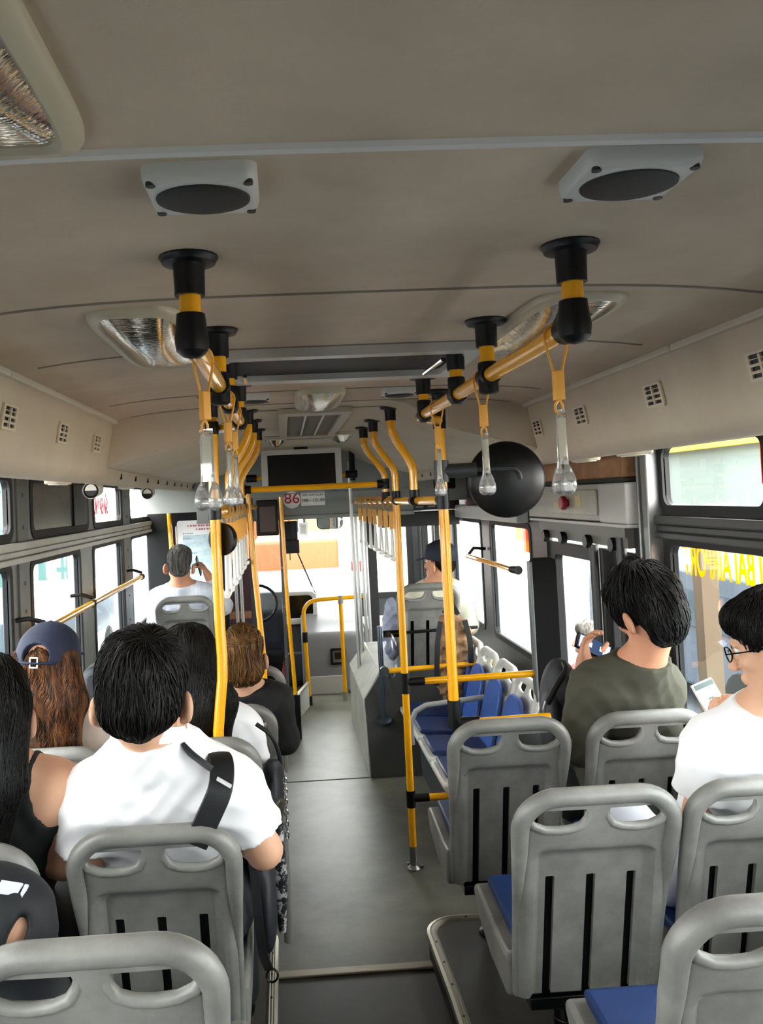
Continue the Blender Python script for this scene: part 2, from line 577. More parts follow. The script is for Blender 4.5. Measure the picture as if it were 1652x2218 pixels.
# ---- ceiling
def crown(x):
    return 2.204 - .04 * abs(x / .815) ** 4
xs_ = [-.815 + 1.63 * i / 24 for i in range(25)]
mb = MB(); mb.prism([(x, crown(x)) for x in xs_] + [(.815, 2.34), (-.815, 2.34)], -1.3, 3.28)
struct('ceiling', mb, ceil_m, angle=40)
fr = [(-.88, 1.985), (-.70, 2.03), (-.53, 2.075), (-.42, 2.13), (-.34, 2.19), (-.27, 2.204)]
prof = fr + [(-x, z) for x, z in fr[::-1]]
mb = MB(); mb.prism(prof + [(.88, 2.34), (-.88, 2.34)], 3.28, 9.3)
struct('ceiling_front', mb, coved_m, angle=50)
mb = MB(); mb.prism([(-.27, 2.2035), (.27, 2.2035), (.27, 2.212), (-.27, 2.212)], 3.281, 9.3)
for s, nm in ((-1, 'ceiling_left'), (1, 'ceiling_right')):
    pr = [(.815, 2.166), (.838, 2.05), (.848, 2.0), (.856, 1.965), (.875, 1.94), (.91, 1.928), (.96, 1.928), (1.12, 1.955), (1.30, 1.985), (1.31, 2.34), (.815, 2.34)]
    mb = MB(); mb.prism([(s * x, z) for x, z in pr], -1.3, 3.28); struct(nm, mb, cove_m, angle=40)
    pr = [(.875, 1.986), (.885, 1.95), (.90, 1.93), (.93, 1.925), (1.12, 1.955), (1.31, 1.985), (1.31, 2.34), (.875, 2.34)]
    mb = MB(); mb.prism([(s * x, z) for x, z in pr], 3.28, 7.4); struct(nm + '_front', mb, coved_m, angle=40)
    # slots in the front fascia, light strip along the ceiling edge, joints
    mb = MB()
    for k in range(9):
        y = 3.7 + .36 * k
        mb.box((s * .876, y, 1.95), (s * .885, y + .012, 1.975))
    trim(mb, blackp)
    mb = MB(); mb.box((s * .80, -1.3, 2.152), (s * .822, 2.0, 2.17)); mb.box((s * .80, 2.008, 2.152), (s * .822, 3.28, 2.17)); trim(mb, mat('ceiling_edge_strip', '#cfc8ba', .45), bevel=.004)
# end faces of the side ducts / bulkhead step at the front of the flat ceiling
mb = MB(); mb.prism([(-.815, 2.166), (-.85, 1.988), (-.70, 2.033), (-.53, 2.08), (-.42, 2.135), (-.34, 2.195)] + [(-x, crown(x)) for x in (.34, .5, .65, .75)], 3.265, 3.279)
mb.prism([(.815, 2.166), (.85, 1.988), (.70, 2.033), (.53, 2.08), (.42, 2.135), (.34, 2.195)] + [(x, crown(x)) for x in (.34, .5, .65, .75)], 3.265, 3.279)
trim(mb, cove_m)
# raised seams across the ceiling
for y, r, dz in ((.87, .0085, .001), (1.505, .0045, 0), (2.035, .004, 0), (2.86, .004, 0), (3.24, .004, 0)):
    mb = MB(); mb.tube([(x, y, crown(x) + .001 - dz) for x in xs_[1:-1]], r, 8)
    trim(mb, seam_m if y < 1 else mat('ceiling_seam_dark', '#7a7165', .6))
for y in (3.47, 4.9, 5.2):
    mb = MB(); mb.tube([(-.27, y, 2.204), (.27, y, 2.204)], .004, 8); trim(mb, mat('ceiling_seam_dark', '#7a7165', .6))

# ---- front end: bulkhead panel, windscreen, dashboard wall
mb = MB(); mb.box((-.86, 6.60, 1.69), (.86, 6.72, 2.21)); mb.box((-.86, 6.57, 1.665), (.86, 6.74, 1.695)); mb.box((-.86, 6.585, 1.87), (.86, 6.60, 1.875))
mb.box((-1.3, 6.62, 1.76), (-.86, 6.72, 2.0)); mb.box((.86, 6.62, 1.76), (1.3, 6.72, 2.0))
struct('wall_front_header', mb, mat('header_grey', '#8f938f', .5, noise=.12, nscale=4), bevel=.008)
mb = MB()
plate(mb, [(-1.33, .0), (1.33, .0), (1.33, 2.32), (-1.33, 2.32)], [rrect(-1.2, .72, 1.2, 2.05, .12)], lambda a, b, d: (a, 9.22 + d, b), .1)
struct('wall_front', mb, dgrey, angle=30)
t = bpy.data.objects.new('window_%d' % (winN[0] + 1), None); COL.objects.link(t); t['kind'] = 'structure'; t.location = (0, 9.25, .7)
mb = MB(); mb.box((-1.21, 0, .01), (1.21, .012, 1.36)); mb.build('pane', pane_m, t)
mb = MB(); plate(mb, rrect(-1.24, -.02, 1.24, 1.39, .13), [rrect(-1.17, .05, 1.17, 1.32, .10)], lambda a, b, d: (a, -.035 + d, b), .03); mb.build('frame', darkrub, t)
for x0, lean in ((-.55, .35), (.15, .38)):
    mb = MB(); mb.tube([(x0, -.02 + .05, .02), (x0 - .28, .05, .75)], .008, 8); mb.tube([(x0 - .28, .05, .45), (x0 - .27, .05, 1.15)], .006, 8); mb.build('wiper', blackp, t)

# ---- middle door on the right
t = bpy.data.objects.new('door_1', None); COL.objects.link(t); t['kind'] = 'structure'; t.location = (1.33, 4.05, 0)
def doorleaf(y0, y1, zt=1.53):
    mb = MB(); plate(mb, [(y0, .03), (y1, .03), (y1, zt), (y0, zt)], [rrect(y0 + .085, .22, y1 - .085, zt - .07, .04)], lambda a, b, d: (-.02 + d, a, b), .045)
    L = mb.build('leaf', mat('door_black', '#0b0c0d', .5, spec=.25), t, angle=30, bevel=.004)
    mb = MB(); mb.box((.0, y0 + .08, .2), (.006, y1 - .08, zt - .06)); mb.build('pane', pane_m, L)
    return L
leafA = doorleaf(-.59, -.20); leafB = doorleaf(-.17, .58)
mb = MB(); mb.tube([(-.05, -.185, .05), (-.05, -.185, 1.55)], .022, 12); mb.tube([(-.06, -.53, .05), (-.06, -.53, 1.6)], .022, 12); mb.build('hinge_pole', mat('door_pole_grey', '#3a3b3b', .4, .3), t)
mb = MB(); mb.box((-.06, -.60, 1.555), (.03, .58, 1.6)); mb.box((-.07, -.60, 1.60), (.03, .58, 1.655)); mb.build('top_track', mat('track_grey', '#6d6a64', .5), t)
mb = MB()
for y in (-.48, -.17, .18, .46):
    mb.lathe([(.03, 0), (.034, .012), (.03, .03)], (-.09, y, 1.565), (1, 0, 0), n=14)
mb.build('track_roller', blackp, t)
mb = MB(); mb.lathe([(.05, 0), (.05, .004)], (.0, .10, .94), (-1, 0, 0), n=24); mb.build('warning_sticker', mat('sticker_yellow', '#f5e400', .5), leafB)
mb = MB(); mb.add([(-.006, .07, .92), (-.006, .13, .92), (-.006, .10, .97)], [(0, 1, 2)]); mb.add([(-.0065, .086, .927), (-.0065, .114, .927), (-.0065, .10, .951)], [(0, 2, 1)], 1); mb.build('warning_triangle', [blackp, mat('sticker_yellow', '#f5e400', .5)], leafB)
# black upright panel at the front edge of the door well, with its rounded top
mb = MB(); plate(mb, rrect(.0, .02, .125, 1.48, .03), [], lambda a, b, d: (1.04 + a, 4.08 + d, b), .05)
struct('trim_60', mb, mat('door_screen_black', '#060607', .6, spec=.2), bevel=.01)
mb = MB(); mb.box((1.028, 4.07, .05), (1.042, 4.12, 1.465)); mb.box((1.165, 4.08, .05), (1.29, 4.11, .8)); struct('trim_61', mb, mat('door_screen_edge', '#6e7273', .4, .4), bevel=.004)
# front door, far right
t = bpy.data.objects.new('door_2', None); COL.objects.link(t); t['kind'] = 'structure'; t.location = (1.33, 8.3, 0)
doorleaf(-.66, -.02, 1.6); doorleaf(.02, .66, 1.6)

# ---- left driver's cabin back wall
mb = MB(); plate(mb, [(-1.30, 0), (-.72, 0), (-.72, 2.0), (-1.30, 2.0)], [rrect(-1.08, 1.06, -.78, 1.66, .03)], lambda a, b, d: (a, 6.95 + d, b), .03)
struct('wall_cabin', mb, mat('cabin_black', '#09090a', .5, spec=.25), angle=30)
mb = MB(); mb.box((-.72, 6.93, 0), (-.66, 7.0, 2.0)); mb.box((-.47, 6.93, 0), (-.43, 7.0, 2.0)); trim(mb, mat('cabin_black', '#09090a', .5, spec=.25))

# ================================================================== CEILING FITTINGS
RT = .0165
def ceiling_lamp(x, y0, y1, hw, label, group='ceiling lamps', zc=2.204, ex=5.0):
    t = thing('ceiling_lamp', label, 'ceiling lamp', (x, (y0 + y1) / 2, zc - .004), group)
    hl = (y1 - y0) / 2
    def outline(s, n=40, e=ex):
        P = []
        for i in range(n):
            a = 2 * math.pi * i / n
            c, d = math.cos(a), math.sin(a)
            P.append((hw * s * math.copysign(abs(c) ** (2 / e), c), (hl - hw * (1 - s)) * math.copysign(abs(d) ** (2 / e), d)))
        return P
    mb = MB(); rings = [(1.0, .006), (1.0, -.004), (.96, -.012), (.80, -.016), (.74, -.010)]
    V = []; F = []; n = 40
    for s, z in rings:
        V += [(p[0], p[1], z) for p in outline(s)]
    for i in range(len(rings) - 1):
        for k in range(n):
            l = (k + 1) % n
            F.append((i * n + k, i * n + l, (i + 1) * n + l, (i + 1) * n + k))
    mb.add(V, F); mb.build('lamp_frame', lamp_frame, t, angle=50)
    mb = MB(); V = []; F = []
    st = [1.0, .85, .6, .3, .02]
    for i, s in enumerate(st):
        d = .014 + .034 * (1 - s * s)
        for p in outline(.76):
            V.append((p[0] * s, p[1] * s, -.006 - d + .010))
    for i in range(len(st) - 1):
        for k in range(n):
            l = (k + 1) % n
            F.append((i * n + k, i * n + l, (i + 1) * n + l, (i + 1) * n + k))
    F.append(tuple((len(st) - 1) * n + k for k in range(n)))
    mb.add(V, F)
    mb.build('reflector', mat('lamp_reflector', '#d8d4c8', .06, 1.0, bump=.12, bscale=26, stretch=(1, 7, 1)), t, angle=60)
    return t
ceiling_lamp(-.44, 1.55, 2.19, .10, 'mirrored oblong ceiling lamp behind the nearest black mount of the left handrail')
ceiling_lamp(.44, 1.55, 2.19, .10, 'mirrored oblong ceiling lamp beside the right handrail, nearest mount in front of it')
ceiling_lamp(-.44, .18, .85, .10, 'nearest ceiling lamp, beige-framed, cut off by the upper left corner', ex=9.0)
ceiling_lamp(-.02, 2.80, 3.38, .09, 'mirrored ceiling lamp in the middle, between the roof hatch and the slatted grille')
ceiling_lamp(-.2, 4.95, 5.35, .06, 'small ceiling lamp left of the end of the slatted grille')
ceiling_lamp(.2, 4.75, 5.25, .07, 'small ceiling lamp right of the end of the slatted grille')

def speaker(x, y, label, sz=.072):
    t = thing('ceiling_speaker', label, 'speaker', (x, y, 2.202), 'ceiling speakers')
    mb = MB(); V = []; F = []
    rings = [(1.0, .004), (1.0, -.010), (.97, -.017), (.90, -.021), (.78, -.021)]
    for s, z in rings:
        V += [(a, b * .86, z) for a, b in rrect(-sz * s, -sz * s, sz * s, sz * s, .016, 6)]
    n = len(rrect(-1, -1, 1, 1, .1, 6))
    for i in range(len(rings) - 1):
        for k in range(n):
            l = (k + 1) % n
            F.append((i * n + k, i * n + l, (i + 1) * n + l, (i + 1) * n + k))
    F.append(tuple((len(rings) - 1) * n + k for k in range(n)))
    mb.add(V, F); mb.build('housing', mat('speaker_housing', '#c2c2be', .42), t, angle=40)
    mb = MB(); mb.lathe([(sz * .86, -.018), (sz * .84, -.023), (sz * .7, -.026), (sz * .4, -.028), (.002, -.029)], n=36); o = mb.build('grille', mat('speaker_mesh', '#151412', .6, bump=.3, bscale=900), t)
    o.scale = (1, .84, 1)
    for sx in (-1, 1):
        for s2 in (-1, 1):
            mb = MB(); mb.lathe([(.0055, -.016), (.0055, -.0222), (.002, -.0222)], (sx * sz * .84, s2 * sz * .70, 0), n=10)
            mb.build('screw', mat('screw_dark', '#2a2825', .5), t)
speaker(-.243, .955, 'grey ceiling speaker with black oval mesh, nearest one on the left', .064)
speaker(.256, .95, 'grey ceiling speaker with black oval mesh, nearest one on the right', .067)
speaker(-.26, 2.95, 'flat ceiling speaker left of the middle lamp, partly behind the left handrail mounts', .062)
speaker(.26, 2.93, 'flat ceiling speaker right of the middle lamp', .062)

# roof hatch
t = thing('roof_hatch', 'dark roof hatch with a pale frame across the middle of the ceiling', 'roof hatch', (0.01, 2.27, 2.20))
mb = MB(); plate(mb, rrect(-.345, -.235, .345, .235, .03), [rrect(-.30, -.19, .30, .17, .02)], lambda a, b, d: (a, b, -.022 + d), .024); mb.build('frame', mat('hatch_frame', '#b4b1aa', .4), t, angle=40, bevel=.006)
mb = MB(); mb.box((-.31, -.20, -.004), (.31, .18, .002)); mb.build('panel', mat('hatch_recess_dark', '#17191c', .6), t)  # flat dark panel; shade of the deep recess is put into its colour
mb = MB(); mb.tube([(.26, -.1, -.02), (.24, .08, -.03)], .006, 8); mb.build('handle', chrome, t)
mb = MB(); mb.tube([(-.27, .06, -.02), (-.27, .12, -.03)], .006, 8); mb.build('handle', chrome, t)

# air grille
t = thing('air_grille', 'grey slatted air grille in the ceiling, two bright ribs', 'air grille', (-.02, 4.1, 2.20))
mb = MB(); plate(mb, rrect(-.155, -.68, .155, .68, .02), [rrect(-.115, -.56, .115, .60, .01)], lambda a, b, d: (a, b, -.02 + d), .022); mb.build('frame', mat('grille_frame', '#a39b8b', .5), t, bevel=.004)
mb = MB(); mb.box((-.118, -.565, -.006), (.118, .605, -.002)); mb.build('mesh_panel', mat('grille_mesh', '#6b675b', .7, bump=.3, bscale=500), t)
mb = MB()
for x in (-.036, .042): mb.box((x - .004, -.56, -.016), (x + .004, .6, -.006))
mb.build('rib', mat('grille_rib', '#b8b2a2', .4), t)

# duct vents
def vent(side, y, label):
    t = thing('air_vent', label, 'air vent', (side * .8345, y, 2.062), 'square air vents on the side ducts')
    a = math.atan2(.023, .116)
    t.rotation_euler = (0, side * -a * 1.0, 0)
    mb = MB(); plate(mb, rrect(-.052, -.032, .052, .032, .004), [rrect(-.04, z - .0045, .04, z + .0045, .002) for z in (-.019, -.004, .011, .024 - .002)], lambda p, q, d: (side * (-.006 + d), p, q), .006)
    mb.build('frame', mat('vent_frame', '#c9bba3', .5), t, bevel=.001)
    mb = MB(); mb.box((side * -.0015, -.046, -.028), (side * .001, .046, .028)); mb.build('dark_inside', blackp, t)
    mb = MB(); mb.box((side * -.007, -.004, -.025), (side * -.002, .004, .025)); mb.build('slat_divider', mat('vent_frame', '#c9bba3', .5), t)
    return t
for y, l in ((1.665, 'nearest square air vent on the right duct, cut off by the picture edge'), (2.17, 'second square air vent from the camera on the right duct'), (2.72, 'third square air vent from the camera on the right duct'), (3.19, 'farthest square air vent on the right duct, by its front end')):
    vent(1, y, l)
for y, l in ((2.07, 'nearest square air vent on the left duct'), (2.57, 'middle square air vent on the left duct'), (3.03, 'farthest square air vent on the left duct, by its front end')):
    vent(-1, y, l)
# reading lamps under the ducts
for s, y, l in ((1, 2.66, 'oblong reading lamp under the right duct, above the top window'), (1, 3.1, 'oblong reading lamp under the right duct, above the door post'), (-1, 3.05, 'oblong reading lamp under the left duct, nearest one'), (-1, 4.35, 'oblong reading lamp under the left duct, farther one')):
    t = thing('reading_lamp', l, 'reading lamp', (s * .98, y, 1.935), 'reading lamps under the ducts')
    mb = MB(); mb.prism(rrect(-.03, -.09, .03, .09, .02), -.014, .006, 'xy'); mb.build('housing', mat('reading_lamp_beige', '#cfc5ad', .4), t, bevel=.006)
    mb = MB(); mb.prism(rrect(-.02, -.07, .02, .07, .015), -.017, -.012, 'xy'); mb.build('lens', mat('reading_lens', '#e6e2d2', .15), t)
for y, x, l in ((3.62, -.905, 'round camera tube under the left duct, above the dark window panel end'), (5.25, -.93, 'round camera tube under the left duct, above the farthest side window')):
    t = thing('camera_tube', l, 'camera', (x - .09, y, 1.905), 'camera tubes on the left')
    mb = MB(); mb.tube([(0, 0, 0), (0, .10, .01)], [.036, .034], 20); mb.build('housing', mat('tube_beige', '#d3cdc0', .45), t)
    mb = MB(); mb.lathe([(.0335, 0), (.0335, .004), (.030, .005), (.022, -.002)], (0, 0, 0), (0, -1, 0), n=20); mb.build('lens', blackp, t)

# ================================================================== HANDRAILS
def flange_mount(mb, x, y, z=2.204, r=.043, cup=.024, length=.065):
    mb.lathe([(r, .004), (r, -.005), (r * .93, -.009), (r * .90, -.013), (cup * 1.06, -.015), (cup * 1.02, -.020), (cup * .98, -length)], (x, y, z), n=24)
def overhead_rail(side, label):
    x = side * .294
    t = thing('overhead_handrail', label, 'handrail', (x, 2.0, 2.08), 'overhead handrails')
    P = lambda X, Y, Z: (X - x, Y - 2.0, Z - 2.08)
    mb = MB(); mb.tube([P(x, 1.265, 2.078), P(x, 2.70, 2.082)], RT, 18); mb.build('rail', yellow, t)
    for i, y in enumerate((1.257, 1.80, 2.13, 2.63)):
        mb = MB(); flange_mount(mb, *P(x, y, 2.206), .045, .0235, .062)
        for a in (0, 2.1, 4.2):
            pass
        mb.lathe([(.004, 0), (.003, .003)], P(x, y - .0225, 2.160), (0, -1, 0), n=8)
        m_ = mb.build('ceiling_mount', blackp, t)
        mb = MB(); mb.tube([P(x, y, 2.145), P(x, y, 2.09)], RT, 18); mb.build('stub', yellow, m_)
        mb = MB()
        if i == 0:
            mb.lathe([(.0215, 2.118 - 2.08), (.0235, 2.1 - 2.08), (.026, .0), (.024, -.018), (.014, -.027), (.001, -.03)], P(x, y, 2.078), n=24)
            mb.tube([P(x, y, 2.078), P(x, y + .045, 2.078)], .0225, 18)
        elif i == 1:
            mb.lathe([(.020, .030), (.022, .024), (.022, -.036), (.016, -.040)], P(x, y, 2.08), n=20)
            mb.tube([P(x, y - .03, 2.08), P(x, y + .03, 2.08)], .0225, 18)
        else:
            mb.lathe([(.021, .045), (.0225, .04), (.0235, -.01), (.016, -.024), (.002, -.026)], P(x, y, 2.08), n=20)
            mb.tube([P(x, y - .024, 2.08), P(x, y + .024, 2.08)], .022, 18)
        mb.build('joint', blackp, m_)
    # link to the floor pole ahead
    mb = MB(); mb.tube([P(x, 2.69, 2.082), P(x + side * .012, 2.80, 2.088), P(x + side * .11, 2.98, 2.09)], RT, 16); mb.build('link_tube', yellow, t)
    return t
overhead_rail(-1, 'yellow overhead handrail on the left, hung from four black ceiling mounts')
overhead_rail(1, 'yellow overhead handrail on the right, hung from four black ceiling mounts')

def joint(mb, p, axis, r=.0225, h=.035):
    a = Vector(axis).normalized(); p = Vector(p)
    mb.tube([p - a * h, p + a * h], r, 18)

# right pole by the second double seat, carrying the round mirror
t = thing('floor_pole', 'yellow pole carrying the round black mirror, ending in a black cross joint behind a seat', 'pole', (.41, 3.0, 1.0))
B = lambda X, Y, Z: (X - .41, Y - 3.0, Z - 1.0)
mb = MB(); mb.tube([B(.412, 3.0, .99), B(.41, 3.0, 2.15)], RT * 1.12, 18); mb.build('tube', yellow, t)
mb = MB(); flange_mount(mb, *B(.412, 3.0, 2.20), .045, .0235, .10); mb.lathe([(.023, .02), (.024, -.035)], B(.411, 3.0, 2.095)); mb.build('ceiling_mount', blackp, t)
mb = MB(); joint(mb, B(.41, 3, 1.802), (0, 0, 1)); joint(mb, B(.41, 3.02, 1.80), (0, 1, 0), .021, .03); mb.build('rail_joint', blackp, t)
mb = MB(); joint(mb, B(.412, 3, 1.03), (0, 0, 1), .0235, .05); joint(mb, B(.45, 3, .994), (1, 0, 0), .0225, .05); mb.build('cross_joint', blackp, t)
mb = MB(); mb.tube([B(.49, 3.0, .994), B(.76, 3.0, .998)], RT, 16); mb.build('cross_bar', yellow, t)

# left pole, bent at its lower end
t = thing('floor_pole', 'thick yellow pole left of the aisle, bent at its lower end, with a black knob', 'pole', (-.41, 2.9, 1.0))
B = lambda X, Y, Z: (X + .41, Y - 2.9, Z - 1.0)
mb = MB(); mb.tube([B(-.406, 2.9, 2.16), B(-.408, 2.9, 1.6), B(-.406, 2.9, 1.38), B(-.403, 2.9, 1.30), B(-.405, 2.895, 1.22), B(-.415, 2.89, 1.14), B(-.425, 2.885, 1.05), B(-.43, 2.88, .2)], RT * 1.12, 18); mb.build('tube', yellow, t)
mb = MB(); flange_mount(mb, *B(-.406, 2.9, 2.20), .045, .0235, .075); joint(mb, B(-.406, 2.9, 2.088), (0, 0, 1), .024, .022); mb.build('ceiling_mount', blackp, t)
mb = MB(); joint(mb, B(-.408, 2.9, 1.80), (0, 0, 1), .0235, .03); mb.build('rail_joint', blackp, t)
mb = MB(); mb.lathe([(.058, -.012), (.058, 0), (.052, .016), (.036, .03), (.012, .037), (.001, .038)], B(-.385, 2.93, 1.70), (.6, .8, 0), n=28); mb.build('knob', blackg, t)

# round convex mirror on the right pole
t = thing('convex_mirror', 'large round black-backed mirror on an arm of the right pole, above the door', 'mirror', (.655, 3.03, 1.865))
mb = MB(); mb.lathe([(.132, .020), (.141, .012), (.141, -.002), (.134, -.010), (.12, -.022), (.09, -.038), (.05, -.047), (.001, -.050)], (0, 0, 0), (0.10, 1, .02), n=56); o = mb.build('backing', mat('mirror_back', '#08090a', .42, spec=.35), t, angle=60)
mb = MB(); mb.lathe([(.13, .018), (.1, .03), (.05, .04), (.001, .043)], (0, 0, 0), (0.10, 1, .02), n=48); mb.build('mirror_glass', chrome, t)
mb = MB(); mb.tube([(-.245, -.03, .04), (-.12, -.04, .04)], .026, 16); mb.tube([(-.245, -.03, -.0), (-.245, -.03, .08)], .027, 16)
mb.tube([(-.13, -.04, .04), (-.10, -.05, .04), (.02, -.055, .038), (.035, -.052, .02), (.038, -.048, .0)], .009, 10); mb.build('arm', mat('mirror_arm', '#242729', .5), t)

# ---- rails of the front half with S-bent droppers
def front_rail(side, y0, y1, droppers, label, full_pole=None):
    x = side * .385
    t = thing('front_handrail', label, 'handrail', (x, (y0 + y1) / 2, 1.80), 'handrails of the front half')
    ym = (y0 + y1) / 2
    P = lambda X, Y, Z: (X - x, Y - ym, Z - 1.80)
    mb = MB(); mb.tube([P(side * .408, y0, 1.80), P(x, 4.1, 1.797), P(x, y1, 1.78)], RT, 16); mb.build('rail', yellow, t)
    for i, (y, xm) in enumerate(droppers):
        mb = MB(); flange_mount(mb, *P(side * xm, y, 2.206), .045, .0235, .062); m_ = mb.build('ceiling_mount', blackp, t)
        mb = MB(); d = side * (.388 - xm)
        pts = [(side * xm, 2.16)]
        for k in range(13):
            u = k / 12; e = u * u * (3 - 2 * u)
            pts.append((side * xm + d * e, 2.12 - .20 * u))
        pts += [(side * .388, 1.88), (side * .388, 1.80)]
        mb.tube([P(a, y, b) for a, b in pts], RT * 1.05, 16); mb.build('bent_tube', yellow, m_)
        mb = MB(); joint(mb, P(side * .388, y, 1.815), (0, 0, 1), .0225, .03); joint(mb, P(x, y, 1.797), (0, 1, 0), .021, .028); mb.build('joint', blackp, m_)
    return t
front_rail(1, 3.03, 6.55, [(3.52, .302), (4.10, .29), (4.515, .282)], 'yellow handrail of the front half on the right, below three S-bent tubes')
front_rail(-1, 2.93, 6.3, [(3.42, .300), (3.86, .295), (4.36, .29)], 'yellow handrail of the front half on the left, below three S-bent tubes')

# pole A: full height beside the aisle
t = thing('floor_pole', 'full-length yellow pole standing on the aisle floor right of the aisle', 'pole', (.388, 4.10, 0))
mb = MB(); mb.tube([(0, 0, .09), (.0, 0, 1.80)], RT * 1.08, 18); mb.build('tube', yellow, t)
mb = MB(); joint(mb, (0, 0, .90), (0, 0, 1), .0235, .05); joint(mb, (.05, 0, .905), (1, 0, 0), .022, .045); mb.build('joint', blackp, t)
mb = MB(); joint(mb, (0, 0, .338), (0, 0, 1), .0225, .04); joint(mb, (.05, 0, .34), (1, 0, 0), .02, .04); mb.build('joint', blackp, t)
mb = MB(); mb.tube([(.09, 0, .905), (.665, 0, .912)], RT, 16); mb.build('cross_bar', yellow, t)
mb = MB(); mb.tube([(.085, 0, .34), (.40, .0, .345)], RT, 16); mb.build('cross_bar', yellow, t)
mb = MB(); mb.lathe([(.019, .11), (.019, .02), (.028, .012), (.034, .006), (.034, 0)], n=16)
for a in range(3): mb.lathe([(.007, .0), (.007, .014), (.003, .016)], (.042 * math.cos(a * 2.1), .042 * math.sin(a * 2.1), 0), n=8)
mb.build('foot', steel, t)
# second, thinner guard rail ahead of it
t = thing('guard_rail', 'yellow guard bar in front of the side bench, beyond the full-length pole', 'guard rail', (.45, 5.3, .72))
mb = MB(); mb.tube([(-.03, 0, -.01), (.72, .05, 0)], RT, 14); mb.build('bar', yellow, t)
mb = MB(); joint(mb, (-.03, 0, -.01), (0, 1, 0), .03, .02); mb.tube([(-.03, .0, -.02), (-.0, .05, -.18)], .012, 10); mb.build('bracket', dgrey, t)

# cross bar over the aisle, in front of the television
t = thing('aisle_cross_bar', 'yellow bar across the aisle just below the television', 'handrail', (0, 4.515, 1.889))
mb = MB(); mb.tube([(-.37, 0, 0), (.37, 0, 0)], RT * .95, 16); mb.build('tube', yellow, t)
for s in (-1, 1):
    mb = MB(); joint(mb, (s * .375, 0, 0), (1, 0, 0), .0235, .032); joint(mb, (s * .388, 0, 0), (0, 0, 1), .023, .028); mb.build('joint', blackp, t)
t = thing('floor_pole', 'slim yellow pole in front of the bob-haired passenger, left of the clear partition', 'pole', (-.345, 4.52, 0))
mb = MB(); mb.tube([(-.02, 0, 1.89), (.0, 0, 1.5), (.03, 0, 1.0), (.035, 0, 0)], RT * .95, 16); mb.build('tube', yellow, t)
t = thing('floor_pole', 'thin yellow pole right of the clear partition, at the front', 'pole', (-.145, 6.40, 0))
mb = MB(); mb.tube([(-.048, 0, 1.85), (-.03, 0, 1.0), (0, 0, .34)], RT * .95, 14); mb.build('tube', yellow, t)
mb = MB(); joint(mb, (0, 0, .17), (0, 0, 1), .035, .17); mb.build('foot', blackp, t)

# left window bar
t = thing('window_handrail', 'slanting yellow handrail along the left windows on black brackets', 'handrail', (-1.2, 4.8, 1.327))
mb = MB(); mb.tube([(0, -1.25, 0), (0, 1.20, 0)], RT, 16); mb.build('rail', yellow, t)
for y in (-1.22, -.34, 1.17):
    mb = MB(); mb.tube([(-.10, y - .06, .05), (-.05, y - .05, .055), (.0, y, .03)], .010, 10); joint(mb, (0, y, .0), (0, 1, 0), .022, .012); mb.build('bracket', blackp, t)
# right grab bar between the side windows
t = thing('window_handrail', 'short yellow handrail across the side windows ahead of the middle door', 'handrail', (1.14, 5.2, 1.36))
mb = MB(); mb.tube([(0, -.40, 0), (0, .80, 0)], RT, 16); mb.build('rail', yellow, t)
mb = MB(); mb.tube([(.02, -.46, 0), (0, -.38, 0)], [.026, .020], 14); mb.build('bracket', blackp, t)
mb = MB(); mb.tube([(.15, .86, .04), (.06, .84, .05), (0, .78, 0)], .012, 10); mb.build('bracket', blackp, t)

# ================================================================== GRAB STRAPS
def make_strap(label, group):
    t = thing('grab_strap', label, 'grab strap', (0, 0, 0), group)
    # origin at the rail axis; hangs down; handle plane is YZ (along the rail)
    mb = MB()
    for s in (-1, 1):
        pts = [(.0195 * math.cos(math.radians(90 + s * 18 * k)), s * .003, .0195 * math.sin(math.radians(90 + s * 18 * k))) for k in range(7)]
        pts += [(-s * .015, s * .004, -.022), (-s * .005, s * .003, -.062)]
        mb.tube(pts, .0024, 8)
    mb.build('cord', yplast, t)
    mb = MB(); mb.prism(rrect(-.0085, -.007, .0085, .007, .002), -.106, -.057, 'xy'); mb.build('sleeve', yplast, t, bevel=.0015)
    mb = MB(); mb.tube([(0, .003, -.104), (.0065, .003, -.114), (.006, .003, -.124), (0, .003, -.129), (-.006, .003, -.124), (-.0065, .003, -.114), (0, .003, -.105)], .0024, 8); mb.build('loop', yplast, t)
    mb = MB()
    mb.prism(rrect(-.0025, -.017, .0025, .017, .002, 3), -.212, -.122, 'xy')
    for s in (-1, 1):
        mb.tube([(0, s * .013, -.20), (0, s * .016, -.215), (0, s * .019, -.225)], [.0035, .004, .006], 10)
        mb.lathe([(.0005, -.212), (.005, -.217), (.009, -.226), (.0122, -.238), (.0130, -.247), (.0108, -.256), (.005, -.261), (.0005, -.262)], (0, s * .0185, 0), n=16)
    mb.tube([(0, -.018, -.249), (0, .018, -.249)], .0085, 12)
    mb.build('handle', clearp, t)
    mb = MB(); mb.prism(rrect(-.0005, -.012, .0005, .012, .0005, 2), -.205, -.135, 'xy'); mb.build('card', mat('strap_card', '#b9b08a', .6), t)
    return t
proto = make_strap('', '')
first = [True]
def strap(x, y, z, rz, label, group, sc=1.0):
    global proto
    if first[0]:
        o = proto; first[0] = False
    else:
        o = copy_tree(proto)
    o.location = (x, y, z); o.rotation_euler = (0, 0, rz); o.scale = (sc, sc, sc)
    o['label'] = label; o['group'] = group
    return o
g1 = 'grab straps on the overhead handrails'
strap(.294, 1.345, 2.078, .06, 'grab strap nearest the camera on the right overhead handrail, clear bulb handle', g1)
strap(.294, 1.86, 2.08, .12, 'grab strap hanging in front of the round black mirror', g1)
strap(.294, 2.42, 2.08, .1, 'grab strap hanging in front of the right yellow pole', g1)
strap(-.294, 1.43, 2.078, .75, 'grab strap nearest the camera on the left overhead handrail, two clear bulbs', g1)
